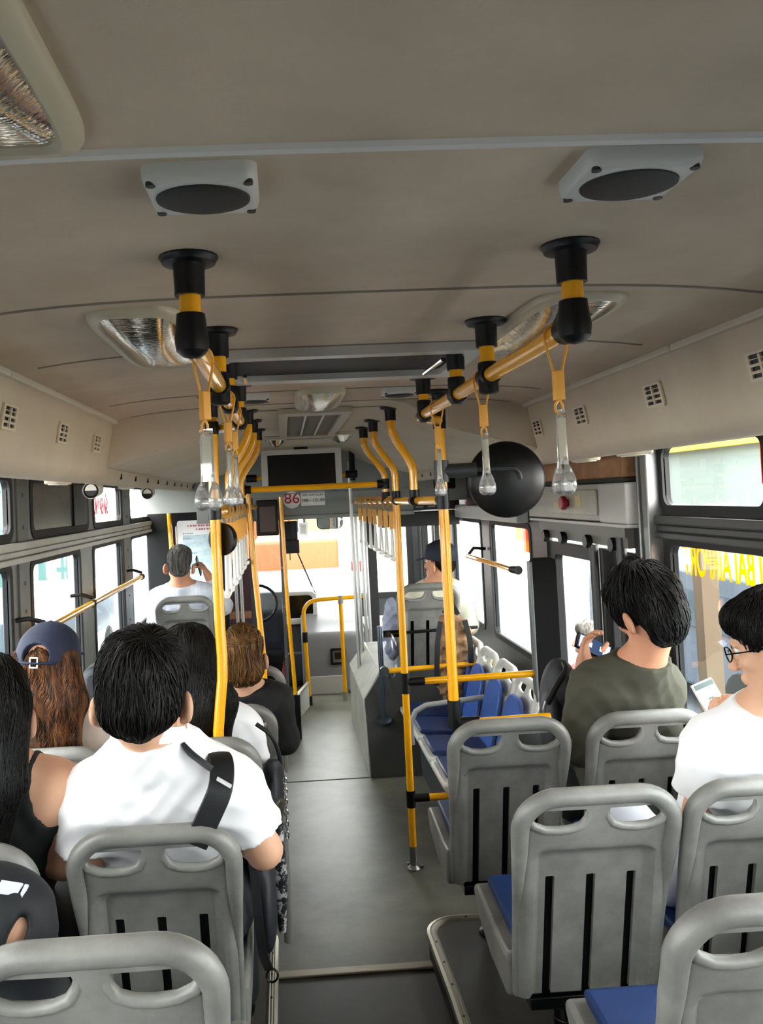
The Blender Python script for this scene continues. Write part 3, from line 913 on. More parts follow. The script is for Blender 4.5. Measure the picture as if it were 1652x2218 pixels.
strap(-.294, 2.02, 2.08, .35, 'second grab strap from the camera on the left overhead handrail', g1)
strap(-.294, 2.30, 2.08, .3, 'third grab strap from the camera on the left overhead handrail', g1)
# far straps: whiter handles
def make_far(label, group):
    t = thing('grab_strap', label, 'grab strap', (0, 0, 0), group)
    mb = MB(); mb.tube([(.02 * math.cos(a * .5236), 0, .02 * math.sin(a * .5236)) for a in range(13)], .006, 8); mb.tube([(-.016, 0, -.015), (0, 0, -.06), (.016, 0, -.015)], .004, 8); mb.build('cord', mat('strap_cord_tan', '#b98a3c', .5), t)
    mb = MB(); mb.prism(rrect(-.012, -.008, .012, .008, .003), -.15, -.055, 'xy'); mb.build('sleeve', yplast, t)
    mb = MB()
    for s in (-1, 1): mb.tube([(0, s * .008, -.145), (0, s * .03, -.25), (0, s * .038, -.30)], .006, 8)
    mb.tube([(0, -.04, -.30), (0, .04, -.30)], .014, 10); mb.build('handle', mat('white_strap_handle', '#dcdcd8', .3), t)
    return t
ords = ['first', 'second', 'third', 'fourth', 'fifth', 'sixth', 'seventh', 'eighth']
pf = make_far('', '')
fl = [True]
for s, nm, ys in ((1, 'right', (4.30, 4.55, 4.8, 5.1, 5.4, 5.75, 6.1)), (-1, 'left', (3.05, 3.25, 3.5, 3.72, 3.98, 4.2, 4.5))):
    for i, y in enumerate(ys):
        o = pf if fl[0] else copy_tree(pf)
        fl[0] = False
        o.location = (s * .385, y, 1.797); o.rotation_euler = (0, 0, .1 * math.sin(7 * i))
        o['label'] = '%s grab strap from the rear on the %s handrail of the front half' % (ords[i], nm)
        o['group'] = 'grab straps on the front handrails'

# ================================================================== FRONT FITTINGS
t = thing('television', 'wide black television with a pale frame hung under the ceiling in the middle', 'television', (-.03, 6.0, 2.05))
mb = MB(); plate(mb, rrect(-.29, -.145, .29, .135, .012), [rrect(-.245, -.125, .245, .10, .004)], lambda a, b, d: (a, d, b), .06); mb.build('frame', mat('tv_frame', '#c9c8c0', .4), t, bevel=.004)
mb = MB(); mb.box((-.25, .008, -.13), (.25, .02, .105)); mb.build('screen', mat('tv_screen', '#050506', .18), t)
mb = MB(); mb.box((-.05, .03, .12), (.05, .06, .165)); mb.build('bracket', blackp, t)
# round route number and registration plate on the header
t = thing('route_number_sign', 'round white sign with red number 86 on the front header', 'sign', (-.105, 6.597, 1.822))
mb = MB(); mb.lathe([(.068, 0), (.068, .006)], (0, 0, 0), (0, -1, 0), n=32); mb.build('disc', white, t)
text('86', .115, mat('sign_red', '#a81c24', .5), t, (0, -.008, .008), (math.pi / 2, 0, 0), 'number', sx=1.1)
t = thing('registration_plate', 'white plate with black registration number on the front header', 'sign', (.062, 6.597, 1.825))
mb = MB(); mb.box((-.095, -.004, -.055), (.095, .0, .055)); mb.build('plate', white, t)
ink = mat('ink_black', '#1b1d2c', .5)
text('29B - 151.89', .036, ink, t, (0, -.006, -.014), (math.pi / 2, 0, 0), 'number')
text('BIỂN KIỂM SOÁT', .022, ink, t, (0, -.006, .028), (math.pi / 2, 0, 0), 'caption')
t = thing('header_camera', 'small round white camera on the front header, right of the television', 'camera', (.19, 6.59, 1.97))
mb = MB(); mb.lathe([(.03, 0), (.03, .02), (.02, .024)], (0, 0, 0), (0, -1, 0), n=20); mb.build('ring', white, t)
mb = MB(); mb.lathe([(.018, .02), (.016, .03), (.002, .032)], (0, 0, 0), (0, -1, 0), n=16); mb.build('lens', blackg, t)
# yellow bar behind the television
t = thing('header_handrail', 'yellow bar across the front behind the television', 'handrail', (0, 6.4, 2.0))
mb = MB(); mb.tube([(-.40, 0, .0), (.33, 0, .0)], RT, 12); mb.build('tube', yellow, t)
mb = MB(); joint(mb, (-.41, 0, 0), (1, 0, 0), .03, .04); mb.build('joint', blackp, t)
mb = MB(); joint(mb, (.36, 0, 0), (1, 0, 0), .03, .045); mb.tube([(.37, 0, -.05), (.37, 0, .2)], .022, 12); mb.build('joint', blackp, t)

# chrome poles by the front door
for i, (x, y) in enumerate(((.36, 6.46), (.41, 6.7), (.47, 6.9), (.52, 7.1))):
    t = thing('chrome_pole', ['leftmost of the four thin chrome poles', 'second from left of the four thin chrome poles', 'third from left of the four thin chrome poles', 'rightmost of the four thin chrome poles'][i] + ' by the front entrance', 'pole', (x, y, 0), 'chrome poles by the front entrance')
    mb = MB(); mb.tube([(0, 0, .0), (-.01, 0, 2.10)], .014, 12); mb.build('tube', mat('satin_pole', '#c9c9c6', .4, .6), t)
    mb = MB(); mb.lathe([(.03, 0), (.03, .01), (.018, .02)], n=14); mb.build('foot', steel, t)
# white poles of the driver's cabin
for x, z, l in ((-.615, 1.62, 'left one of two white uprights at the driver cabin'), (-.57, 1.62, 'right one of two white uprights at the driver cabin')):
    t = thing('white_upright', l, 'pole', (x, 7.15, 0), 'white uprights at the driver cabin')
    mb = MB(); mb.tube([(.02, 0, 0), (0, 0, 1.5)], .014, 10); mb.build('tube', white, t)
    mb = MB(); joint(mb, (0, 0, 1.32), (1, 0, 0), .02, .05); mb.build('clamp', paleg, t)
# driver's seat with maroon cover
t = thing('driver_seat_unit', 'maroon-covered driver seat with a patterned band, behind the white uprights', 'seat', (-.66, 7.75, 0))
mb = MB(); plate(mb, rrect(-.21, .45, .21, 1.30, .06), [], lambda a, b, d: (a, d - .05 + .06 * (1.3 - b), b), .10); mb.build('backrest', mat('maroon_vinyl', '#4a2a33', .55, noise=.2, nscale=8), t, bevel=.02)
mb = MB()
for i in range(14):
    for j in range(3):
        x = -.19 + .029 * i + (.014 if j % 2 else 0)
        mb.obox((x, -.02, .76 + .022 * j), (.009, 0, .009), (0, .006, 0), (-.009, 0, .009))
mb.build('pattern_band', mat('pattern_tan', '#9a6a4a', .6), t)
mb = MB(); mb.box((-.22, -.0, .35), (.22, .45, .48)); mb.build('cushion', mat('maroon_vinyl', '#4a2a33', .55), t, bevel=.03)
mb = MB(); mb.box((-.15, .05, 0), (.15, .4, .36)); mb.build('pedestal', dgrey, t)
# clear partition beside the driver
t = thing('clear_partition', 'clear partition with dark red lower corner and dark box on top, at the front', 'partition', (-.315, 6.48, 0))
mb = MB(); mb.box((-.095, 0, .95), (.10, .012, 1.75)); mb.build('upper_pane', screen_m, t)
mb = MB(); mb.box((-.095, 0, .10), (.10, .012, .95)); mb.build('lower_pane', glass_mat('partition_smoked', (.62, .62, .66), .12), t)
mb = MB(); mb.box((-.14, -.012, .02), (-.095, .024, 1.85)); mb.build('frame', mat('partition_dark', '#17181a', .5), t)
mb = MB(); mb.box((.10, -.012, .02), (.125, .024, 1.85)); mb.build('frame', mat('partition_frame', '#55585c', .4, .3), t)
mb = MB(); mb.prism([(-.09, .12), (.095, .12), (.095, .60), (.03, .32)], -.004, .0, 'xz'); mb.build('red_corner', mat('dark_red_panel', '#7a2a30', .5), t)
mb = MB(); mb.box((-.075, -.05, 1.555), (.098, .05, 1.83)); o = mb.build('header_box', blackp, t, bevel=.01)
mb = MB(); mb.box((-.045, -.056, 1.585), (.075, -.05, 1.78)); mb.build('display', mat('brown_display', '#4b3a33', .3), o)
mb = MB()
for z in (.62, 1.0, 1.3): mb.lathe([(.012, 0), (.010, .01)], (.11, -.014, z), (0, -1, 0), n=12)
mb.build('bolt', steel, t)
t = thing('kick_panel', 'low pale panel slanting beside the aisle at the foot of the clear partition', 'panel', (-.18, 6.6, 0))
t.location = (-.15, 6.86, 0)
kx = Vector((.24, 1.03, 0)).normalized(); ky = Vector((-kx.y, kx.x, 0))
mb = MB(); mb.obox((0, 0, .10), kx * .53, ky * .008, (0, 0, .10)); mb.build('sheet', paleg, t, bevel=.003)
mb = MB(); mb.obox((0, 0, .206), kx * .535, ky * .014, (0, 0, .008)); mb.build('top_strip', alu, t)
# driver barrier
t = thing('barrier_rail', 'yellow arched guard rail in the middle of the front, by the driver console', 'guard rail', (0, 7.42, 0))
pts = [(-.02, 0, .06), (-.03, 0, .45), (-.04, 0, .78)]
for k in range(1, 8):
    a = math.radians(180 - 90 * k / 8)
    pts.append((.08 + .12 * math.cos(a), 0, .80 + .12 * math.sin(a)))
pts += [(.12, 0, .925), (.62, .02, .935)]
mb = MB(); mb.tube(pts, RT * 1.1, 14); mb.build('tube', yellow, t)
mb = MB(); joint(mb, (-.035, 0, .60), (0, 0, 1), .024, .045); joint(mb, (-.02, 0, .04), (0, 0, 1), .026, .04); mb.build('joint', blackp, t)
mb = MB(); mb.tube([(.305, .1, .02), (.295, .02, .90)], RT * 1.1, 14); mb.build('upright', yellow, t)
mb = MB(); joint(mb, (.295, .01, .915), (0, 0, 1), .024, .035); joint(mb, (.305, .1, .04), (0, 0, 1), .026, .04); mb.build('clamp', mat('clamp_grey', '#8d8a78', .4), t)
# engine console and dashboard
t = thing('engine_console', 'grey front console with a black latch and a sloping top behind the guard rail', 'console', (.32, 7.95, 0))
mb = MB(); mb.prism([(-.15, .0), (.9, .0), (.9, .80), (.45, .80), (.1, .62), (-.12, .56), (-.15, .5)], -.38, .22, 'yz'); mb.build('cover', mat('console_grey', '#7e8084', .4, noise=.15, nscale=4), t, bevel=.03)
mb = MB(); mb.box((-.36, -.165, .0), (.02, -.15, .17)); mb.build('kick_plate', paleg, t, bevel=.01)
mb = MB(); plate(mb, rrect(-.12, .27, .02, .42, .01), [rrect(-.10, .29, .0, .40, .008)], lambda a, b, d: (a, -.17 + d, b), .02); mb.box((-.08, -.165, .32), (.0, -.155, .38)); mb.build('latch', blackp, t)
mb = MB(); mb.box((.22, -.15, .0), (.72, .7, .58)); mb.build('side_box', dgrey, t, bevel=.02)
t = thing('dashboard', 'dark dashboard with a framed black instrument screen at the front left', 'dashboard', (-.25, 8.2, 0))
mb = MB(); mb.prism([(.0, 0), (.8, 0), (.8, .88), (.25, .90), (.05, .74)], -.75, .35, 'yz'); mb.build('body', dgrey, t, bevel=.02)
mb = MB(); plate(mb, rrect(.02, .60, .36, .92, .07), [rrect(.045, .66, .32, .88, .05)], lambda a, b, d: (a, -.02 + d, b), .08); mb.build('bezel', paleg, t, bevel=.01)
mb = MB(); mb.box((.03, .0, .64), (.33, .03, .90)); mb.build('screen', mat('tv_screen', '#050506', .18), t)
mb = MB(); mb.box((.05, -.05, .05), (.28, .02, .33)); mb.build('lower_cover', mat('console_dark', '#3c4048', .5), t, bevel=.015)
mb = MB(); mb.tube([(-.22 + .19 * math.cos(a * .3142), -.16 + .05 * math.sin(a * .3142), .84 + .17 * math.sin(a * .3142)) for a in range(20)], .014, 10, closed=True); mb.build('steering_wheel', blackp, t)
t = thing('rear_view_mirror', 'rounded rear-view mirror hanging below the header, in front of the windscreen', 'mirror', (.19, 6.66, 1.64))
def rmirror(s): return [(a * s, b * s) for a, b in rrect(-.105, -.065, .105, .065, .045)]
mb = MB(); plate(mb, rmirror(1), [], lambda a, b, d: (a, -.01 + d, b), .04); mb.build('shell', blackp, t, bevel=.008)
mb = MB(); plate(mb, rmirror(.93), [], lambda a, b, d: (a, -.016 + d - .012 * (1 - (a * a + b * b) / .015), b), .004); mb.build('mirror_glass', mat('mirror_silver', '#e8e8e8', .03, 1.0), t)
mb = MB(); mb.tube([(0, .02, .05), (0, .05, .12)], .008, 8); mb.build('stem', blackp, t)
t = thing('ticket_machine', 'dark box hanging below the header, left of the rear-view mirror', 'device', (-.125, 6.72, 1.52))
mb = MB(); mb.box((-.06, 0, -.02), (.055, .09, .13)); mb.box((-.055, 0, -.13), (.065, .09, -.022)); mb.build('housing', mat('device_black', '#0e0f12', .4), t, bevel=.006)
t = thing('paper_notice', 'small pale framed notice behind the windscreen, beside the dark box', 'notice', (.03, 9.243, 1.49))
mb = MB(); plate(mb, [(-.05, -.07), (.05, -.07), (.05, .07), (-.05, .07)], [[(-.03, -.05), (.03, -.05), (.03, .05), (-.03, .05)]], lambda a, b, d: (a, d, b), .005); mb.build('border', white, t)
mb = MB(); mb.box((-.032, .001, -.052), (.032, .004, .052)); mb.build('sheet', paleg, t)

# poster on the cabin wall
t = thing('poster', 'glossy white poster with teal photograph and red lines on the black cabin wall', 'poster', (-.885, 6.93, 1.37))
mb = MB(); mb.prism(rrect(-.175, -.30, .175, .32, .02), -.004, 0, 'xz'); mb.build('sheet', white, t)
mb = MB(); mb.box((-.13, -.006, -.17), (.16, -.0045, .20)); mb.build('picture', mat('poster_teal', '#8fb9c0', .4, col2='#d8e2e6', nscale=7, stretch=(1, 1, 2.5)), t)
mb = MB()
for z, x0, x1 in ((.275, -.09, .13), (.245, -.02, .12), (-.205, -.12, .15), (-.235, -.05, .14), (-.262, -.08, .12)):
    for k in range(int((x1 - x0) / .022)):
        w = .016 if (k * 7) % 3 else .010
        mb.box((x0 + .022 * k, -.006, z - .006), (x0 + .022 * k + w, -.0045, z + .006))
mb.build('red_lettering', mat('poster_red', '#b8303c', .5), t)
mb = MB()
for z, x0, x1 in ((.212, -.13, -.03), (.17, -.13, -.05), (.05, -.12, .0)):
    for k in range(int((x1 - x0) / .018)): mb.box((x0 + .018 * k, -.007, z - .004), (x0 + .018 * k + .013, -.0055, z + .004))
mb.build('grey_lettering', mat('poster_grey', '#7a8790', .5), t)
t = thing('round_sticker', 'small round red sticker on the black cabin wall above the poster', 'sticker', (-1.02, 6.945, 1.80))
mb = MB(); mb.lathe([(.034, 0), (.034, .004)], (0, 0, 0), (0, -1, 0), n=24); mb.build('disc', mat('sticker_red', '#b0303a', .5), t)
mb = MB(); mb.box((-.022, -.006, -.005), (.022, -.004, .005)); mb.build('white_bar', white, t)
t = thing('cabin_handrail', 'yellow upright and top bar on the black cabin wall, behind the man on the phone', 'handrail', (-1.12, 6.88, 1.2))
mb = MB(); mb.tube([(.06, 0, -1.1), (.0, 0, .66)], RT * 1.1, 12); mb.build('upright', yellow, t)
mb = MB(); mb.tube([(.05, 0, .69), (.45, 0, .71)], RT * 1.1, 12); mb.build('top_bar', yellow, t)
mb = MB(); joint(mb, (.0, 0, .68), (0, 0, 1), .026, .045); joint(mb, (.03, 0, .69), (1, 0, 0), .024, .03); mb.build('joint', blackp, t)

# door header box over the middle door
t = thing('door_header_box', 'pale box over the middle door with a dark red emergency knob', 'box', (1.2, 3.85, 1.75))
mb = MB(); mb.box((0, -.57, -.085), (.10, -.28, .085)); mb.build('end_cover', paleg, t, bevel=.008)
mb = MB(); mb.box((.006, -.28, -.08), (.10, .78, .085)); b_ = mb.build('housing', mat('header_box_grey', '#b5b2a8', .5, noise=.15, nscale=6), t, bevel=.006)
mb = MB(); mb.box((-.004, -.26, -.055), (.006, .36, .06)); mb.build('lid', mat('header_lid', '#bdb9a9', .45, noise=.2, nscale=8), b_, bevel=.004)
mb = MB(); mb.lathe([(.018, 0), (.018, .012), (.033, .016), (.033, .034), (.028, .038)], (-.002, .10, .0), (-1, 0, 0), n=24); mb.build('emergency_knob', redp, t)
mb = MB(); mb.box((-.006, -.08, -.02), (-.003, .0, .035)); mb.build('label_sheet', mat('label_paper', '#d8c79a', .6), b_)
mb = MB(); mb.box((-.006, .17, -.03), (-.003, .30, .0)); mb.build('label_sheet', mat('label_paper', '#d8c79a', .6), b_)
mb = MB(); mb.box((-.002, -.57, -.10), (.06, .75, -.086)); mb.build('lower_strip', paleg, t, bevel=.003)
mb = MB(); mb.box((1.20, 3.30, 1.855), (1.30, 4.95, 1.955)); o = struct('trim_62', mb, mat('bare_board_brown', '#b98a66', .8, col2='#8a6546', nscale=6))
mb = MB(); mb.box((1.19, 3.30, 1.838), (1.30, 4.95, 1.858)); struct('trim_63', mb, mat('gap_dark', '#26221e', .8))
# perforated panel and pale header ahead of the door
mb = MB(); mb.box((1.22, 4.95, 1.62), (1.30, 7.4, 1.72)); struct('trim_64', mb, paleg, bevel=.01)
t = thing('loudspeaker_panel', 'dark grey perforated panel behind the round mirror, above the side windows', 'panel', (1.24, 5.35, 1.80))
mb = MB(); mb.box((0, -.35, -.085), (.06, .45, .10)); mb.build('board', mat('panel_charcoal', '#4a4d4e', .55), t, bevel=.006)
mb = MB()
for i in range(5):
    for j in range(3): mb.lathe([(.007, 0), (.007, .004)], (0, -.2 + .1 * i, -.04 + .04 * j), (-1, 0, 0), n=8)
mb.build('perforations', blackp, t)
t = thing('bracket_camera', 'black camera on a bracket under the right front cove, beside the yellow pole', 'camera', (1.05, 6.35, 1.90))
mb = MB(); mb.box((-.05, -.04, -.05), (.1, .1, .06)); mb.build('housing', blackp, t, bevel=.015)
mb = MB(); mb.lathe([(.03, 0), (.032, .02), (.018, .03)], (0, -.04, 0), (0, -1, 0), n=18); mb.build('lens', blackg, t)
t = thing('door_motor_box', 'long black box across the front entrance below the header', 'box', (.92, 6.75, 1.66))
mb = MB(); mb.box((-.32, 0, -.10), (.34, .16, .02)); mb.box((-.30, -.02, .03), (.34, .10, .10)); mb.build('housing', mat('motor_black', '#121315', .45), t, bevel=.008)
mb = MB()
for k in range(5): mb.box((-.22 + .1 * k, -.026, .05), (-.16 + .1 * k, -.02, .065))
mb.build('indicator_strip', mat('indicator_grey', '#8b8b86', .4), t)
mb = MB(); mb.box((.55, 7.36, .0), (.63, 7.46, 1.72)); struct('trim_65', mb, mat('pillar_dark', '#231f20', .5))
# post and rail on the wheel box
t = thing('steel_post', 'slim steel post with a round foot on the right wheel box, clear bag on it', 'post', (.432, 5.56, .33))
mb = MB(); mb.tube([(0, 0, 0.01), (.0, .03, .62)], .017, 14); mb.build('tube', mat('post_steel', '#5b6672', .3, .9), t)
mb = MB(); mb.lathe([(.05, -.01), (.05, .01), (.02, .02)], (0, 0, 0), (0, -.45, 1), n=18); mb.build('foot', mat('post_steel', '#5b6672', .3, .9), t)
mb = MB(); mb.ell((.06, .05, .42), (.07, .05, .16)); mb.build('clear_bag', glass_mat('clear_bag', (.82, .85, .9), .35, .15), t)
t = thing('black_bar', 'thin black bar across the back of the farthest right seat', 'bar', (.49, 5.62, .89))
mb = MB(); mb.tube([(.0, 0, 0), (.62, .03, .01)], .011, 10); mb.build('tube', blackp, t)
mb = MB(); mb.tube([(-.03, 0, 0), (.09, 0, 0)], .024, 12); mb.build('clamp', blackg, t)
# wheel box
mb = MB()
V = [(.31, 5.45, 0), (1.29, 5.45, 0), (1.29, 6.9, 0), (.31, 6.9, 0), (.31, 5.668, .45), (.31, 6.9, .45), (.44, 5.75, .62), (1.29, 5.75, .62), (1.29, 6.9, .62), (.44, 6.9, .62)]
F = [(0, 3, 2, 1), (0, 4, 5, 3), (4, 6, 9, 5), (6, 7, 8, 9), (0, 1, 7, 6, 4), (1, 2, 8, 7), (2, 3, 5, 9, 8)]
mb.add(V, F)
struct('trim_66', mb, mat('wheel_box_grey', '#a9a89c', .5, col2='#8b8a80', nscale=4), 'grey wheel box right of the aisle', bevel=.006)
mb = MB(); P5 = [(.318, 0), (1.285, 0), (1.285, .625), (.455, .625), (.318, .455)]
yf = lambda z: 5.45 + .485 * z
mb.add([(x, yf(z) - .03, z + .002) for x, z in P5] + [(x, yf(z) + .03, z) for x, z in P5], [(0, 1, 2, 3, 4), (9, 8, 7, 6, 5)] + [(i, i + 5, (i + 1) % 5 + 5, (i + 1) % 5) for i in range(5)])
struct('trim_67', mb, mat('wheel_box_mat', '#2f302e', .55))
mb = MB(); mb.box((-1.29, 5.4, 0), (-.45, 6.9, .45)); struct('trim_68', mb, podm, 'dark wheel box left of the aisle', bevel=.01)

# ================================================================== SEATS
TAU = math.radians(14.8); LBK = .724
def BK(u, v, d):
    return (u, .185 - v * math.sin(TAU) - d * math.cos(TAU), .25 + v * math.cos(TAU) - d * math.sin(TAU))
def smooth(a, b, x):
    t = max(0, min(1, (x - a) / (b - a))); return t * t * (3 - 2 * t)
HW = .218
def outline_pts(hw=HW, inset=0.0):
    P = []
    h = hw - inset; top = .705 - inset; bot = .0 + inset
    R = .105 - inset * .5
    side = lambda v: h - .012 * (1 - v / .7) ** 2
    for k in range(13):                      # right side up
        v = bot + .03 + (top - R - bot - .03) * k / 12
        P.append((side(v), v))
    for k in range(1, 10):
        a = math.radians(90 * k / 9)
        P.append((h - R + R * math.cos(a), top - R + R * math.sin(a)))
    Q = [(-x, y) for x, y in P[::-1]]
    return P + [(P[-1][0] * (1 - 2 * k / 7), top) for k in range(1, 7)] + Q
def hole(sgn):
    pts = [(.172, .652), (.030, .652), (.027, .640), (.032, .622), (.046, .606), (.066, .599), (.10, .597), (.134, .599), (.158, .608), (.174, .624), (.180, .640)]
    # densify
    out = []
    for i in range(len(pts)):
        a = pts[i]; b = pts[(i + 1) % len(pts)]
        out.append(a)
        if math.dist(a, b) > .03:
            n = int(math.dist(a, b) / .015)
            out += [(a[0] + (b[0] - a[0]) * k / n, a[1] + (b[1] - a[1]) * k / n) for k in range(1, n)]
    return [(sgn * x, y) for x, y in out]
SLOTS = [rrect(c - .012, .010, c + .012, .425, .004, 2) for c in (-.108, 0, .108)]
def back_depth(u, v):
    e = HW - .012 * (1 - v / .7) ** 2 - abs(u)
    e = min(e, v + .015)
    d = -.030 * (1 - smooth(-.002, .040, e))
    # sunken lower panel with rounded top
    px = .160 - abs(u); pt = .522 - v
    if px < .04 and pt < .04:
        q = .04 - math.hypot(max(0, .04 - px), max(0, .04 - pt))
    else:
        q = min(px, pt)
    d -= .026 * smooth(-.004, .022, q)
    d += .004 * math.cos(u / HW * 1.5)
    # swell above the grab holes
    d += .010 * smooth(.50, .60, v) * (1 - smooth(.66, .70, v))
    return d
def build_seat(shell_m, seat_m, pad_m, label):
    t = thing('bus_seat_unit', label, 'seat', (0, 0, 0), 'plastic bus seats')
    out = outline_pts(inset=.012); holes = [hole(1), hole(-1)] + SLOTS
    inner = []
    for i in range(41):
        for j in range(62):
            u = -HW + .006 + (2 * HW - .012) * i / 40; v = .004 + .70 * j / 61
            p = (u + .0007 * (j % 2), v)
            if not in_poly(p, out) or not in_poly((p[0] * 1.012, p[1]), out): continue
            if any(in_poly(p, h) for h in holes): continue
            inner.append(p)
    v2, f = plate_2d(out, holes, inner)
    mb = MB()
    V = [BK(a, b, back_depth(a, b)) for a, b in v2]
    n = len(V)
    Vb = [BK(a, b, back_depth(a, b) - .014) for a, b in v2]
    F = [t_ for t_ in f] + [tuple(i + n for i in reversed(t_)) for t_ in f]
    edges = set()
    for t_ in f:
        for i in range(3): edges.add((t_[i], t_[(i + 1) % 3]))
    for a, b in edges:
        if (b, a) not in edges: F.append((b, a, a + n, b + n))
    mb.add(V + Vb, F)
    # rounded grab rim along top and sides
    rim = outline_pts(inset=.021)
    L = len(rim)
    pts = []; rad = []
    for i, (a, b) in enumerate(rim):
        k = smooth(.30, .64, b)
        pts.append(BK(a, b, .002 - .026 * (1 - smooth(.25, .6, b)))); rad.append(.0125 + .0120 * k)
    mb.tube(pts, rad, 14)
    # lips of the grab holes
    for s in (1, -1):
        lp = [(.184, .648), (.180, .628), (.166, .606), (.136, .592), (.10, .589), (.064, .592), (.038, .602), (.024, .624), (.020, .648)]
        mb.tube([BK(s * a, b, .009 - .004 * abs(k - 4) / 4) for k, (a, b) in enumerate(lp)], [.008, .0105, .012, .012, .012, .012, .012, .0105, .008], 10)
    mb.build('back_shell', shell_m, t, angle=38)
    # pads and seat pan
    mb = MB(); mb.prism(rrect(-.165, .09, .165, .50 if pad_m is navy else .585, .05 if pad_m is navy else .14), 0, .03, 'xz')
    o = mb.build('back_pad', pad_m, t, bevel=.010)
    for vtx in o.data.vertices:
        u, d, v = vtx.co
        vtx.co = BK(u, v, -.046 - d)
    mb = MB(); V = [BK(u, v, -.040) for u, v in ((-.15, .01), (.15, .01), (.15, .44), (-.15, .44))] + [BK(u, v, -.044) for u, v in ((-.15, .01), (.15, .01), (.15, .44), (-.15, .44))]
    mb.add(V, [(0, 1, 2, 3), (7, 6, 5, 4), (0, 4, 5, 1), (1, 5, 6, 2), (2, 6, 7, 3), (3, 7, 4, 0)]); mb.build('slot_dark_board', blackp, t)  # black board added behind the slots; its colour stands for their inner shade
    mb = MB()
    prof = [(.225, .275), (.42, .285), (.575, .335), (.625, .392), (.622, .418), (.585, .424), (.32, .398), (.235, .402), (.20, .42)]
    mb.prism(prof, -.208, .208, 'yz'); mb.build('seat_shell', seat_m, t, bevel=.014)
    mb = MB(); mb.prism([(.195, .408), (.32, .402), (.575, .428), (.598, .442), (.585, .458), (.45, .452), (.32, .440), (.215, .445)], -.172, .172, 'yz'); mb.build('seat_pad', pad_m, t, bevel=.012)
    mb = MB(); mb.box((-.15, .20, .245), (.15, .48, .28)); mb.lathe([(.062, 0), (.062, .008), (.040, .016), (.033, .03), (.033, .25)], (0, .40, 0), n=20)
    mb.lathe([(.036, .095), (.036, .105)], (0, .40, 0), n=20)
    mb.build('pedestal', blackg, t, bevel=.004)
    return t
seatP = build_seat(seatm, seatm, navy, '')
firstS = [True]
def seat(x, y, z, label, rz=0.0, sc=(1, 1, 1), group='plastic bus seats'):
    o = seatP if firstS[0] else copy_tree(seatP)
    firstS[0] = False
    o.location = (x, y, z); o.rotation_euler = (0, 0, rz); o.scale = sc
    o['label'] = label; o['group'] = group
    return o
seat(-.51, 1.37, .205, 'grey plastic seat nearest the camera on the left, cut by the bottom edge')
seat(-.53, 2.105, .10, 'grey plastic seat right behind the man in the white polo shirt')
seat(-1.02, 2.06, .10, 'grey plastic seat of the straight-haired woman at the left edge, only a corner visible')
seat(-.50, 2.85, .10, 'grey plastic seat of the long-haired woman in white, its top beside the white polo shoulder')
seat(-1.005, 2.84, .10, 'grey plastic seat behind the woman in the blue cap')
seat(-.455, 3.62, .02, 'grey plastic seat of the woman with the bob haircut')
seat(-.42, 4.55, -.0, 'grey plastic seat just ahead of the bob-haired woman, only a corner visible')
seat(.65, 1.36, .205, 'pale grey plastic seat nearest the camera on the right, in the bottom right corner')
seat(.628, 2.185, .10, 'large empty grey seat with three dark slots, just ahead of the bottom right seat', sc=(1.05, 1, 1))
seat(1.08, 2.18, .10, 'grey plastic seat of the man with glasses, at the right edge')
seat(.582, 2.88, .10, 'empty grey seat right of the aisle, under the black cross joint of a yellow pole')
seat(1.075, 2.88, .10, 'grey plastic seat behind the man in the olive sweater')
seat(-.93, 6.15, .22, 'pale grey seat of the grey-haired man on the phone, at the front left')
seat(.79, 5.66, .28, 'grey seat of the man in the dark navy cap, black bar across its back')
# side-facing bench by the door: paler shells, blue pads
benchP = build_seat(seatm2, seatm2, blue, '')
for c in list(benchP.children):
    if c.name.startswith('seat_pad'): c.data.materials[0] = navy
    if c.name.startswith('pedestal'): bpy.data.objects.remove(c, do_unlink=True)
firstB = True
for y, l in ((4.27, 'bench seat nearest the camera'), (4.67, 'second bench seat from the camera'), (5.08, 'third bench seat from the camera'), (5.46, 'farthest bench seat from the camera')):
    o = benchP if firstB else copy_tree(benchP)
    firstB = False
    o.location = (1.06, y, .03); o.rotation_euler = (0, 0, math.pi / 2); o.scale = (.92, .82, .885)
    o.name = 'bench_seat_unit'
    o['label'] = l + ' in the side-facing row with blue pads'; o['group'] = 'side-facing blue bench seats'
t = thing('bench_plinth', 'dark base under the row of side-facing blue seats', 'seat base', (.85, 4.85, 0))
mb = MB(); mb.box((-.20, -.75, .0), (.36, .62, .24)); mb.build('base_box', dgrey, t, bevel=.01)
mb = MB(); mb.tube([(-.34, -.02, .38), (-.345, -.02, .50), (-.31, -.02, .57), (-.25, -.02, .60), (.12, -.02, .63)], .016, 12); mb.build('armrest', mat('armrest_grey', '#a3a39f', .4), t)

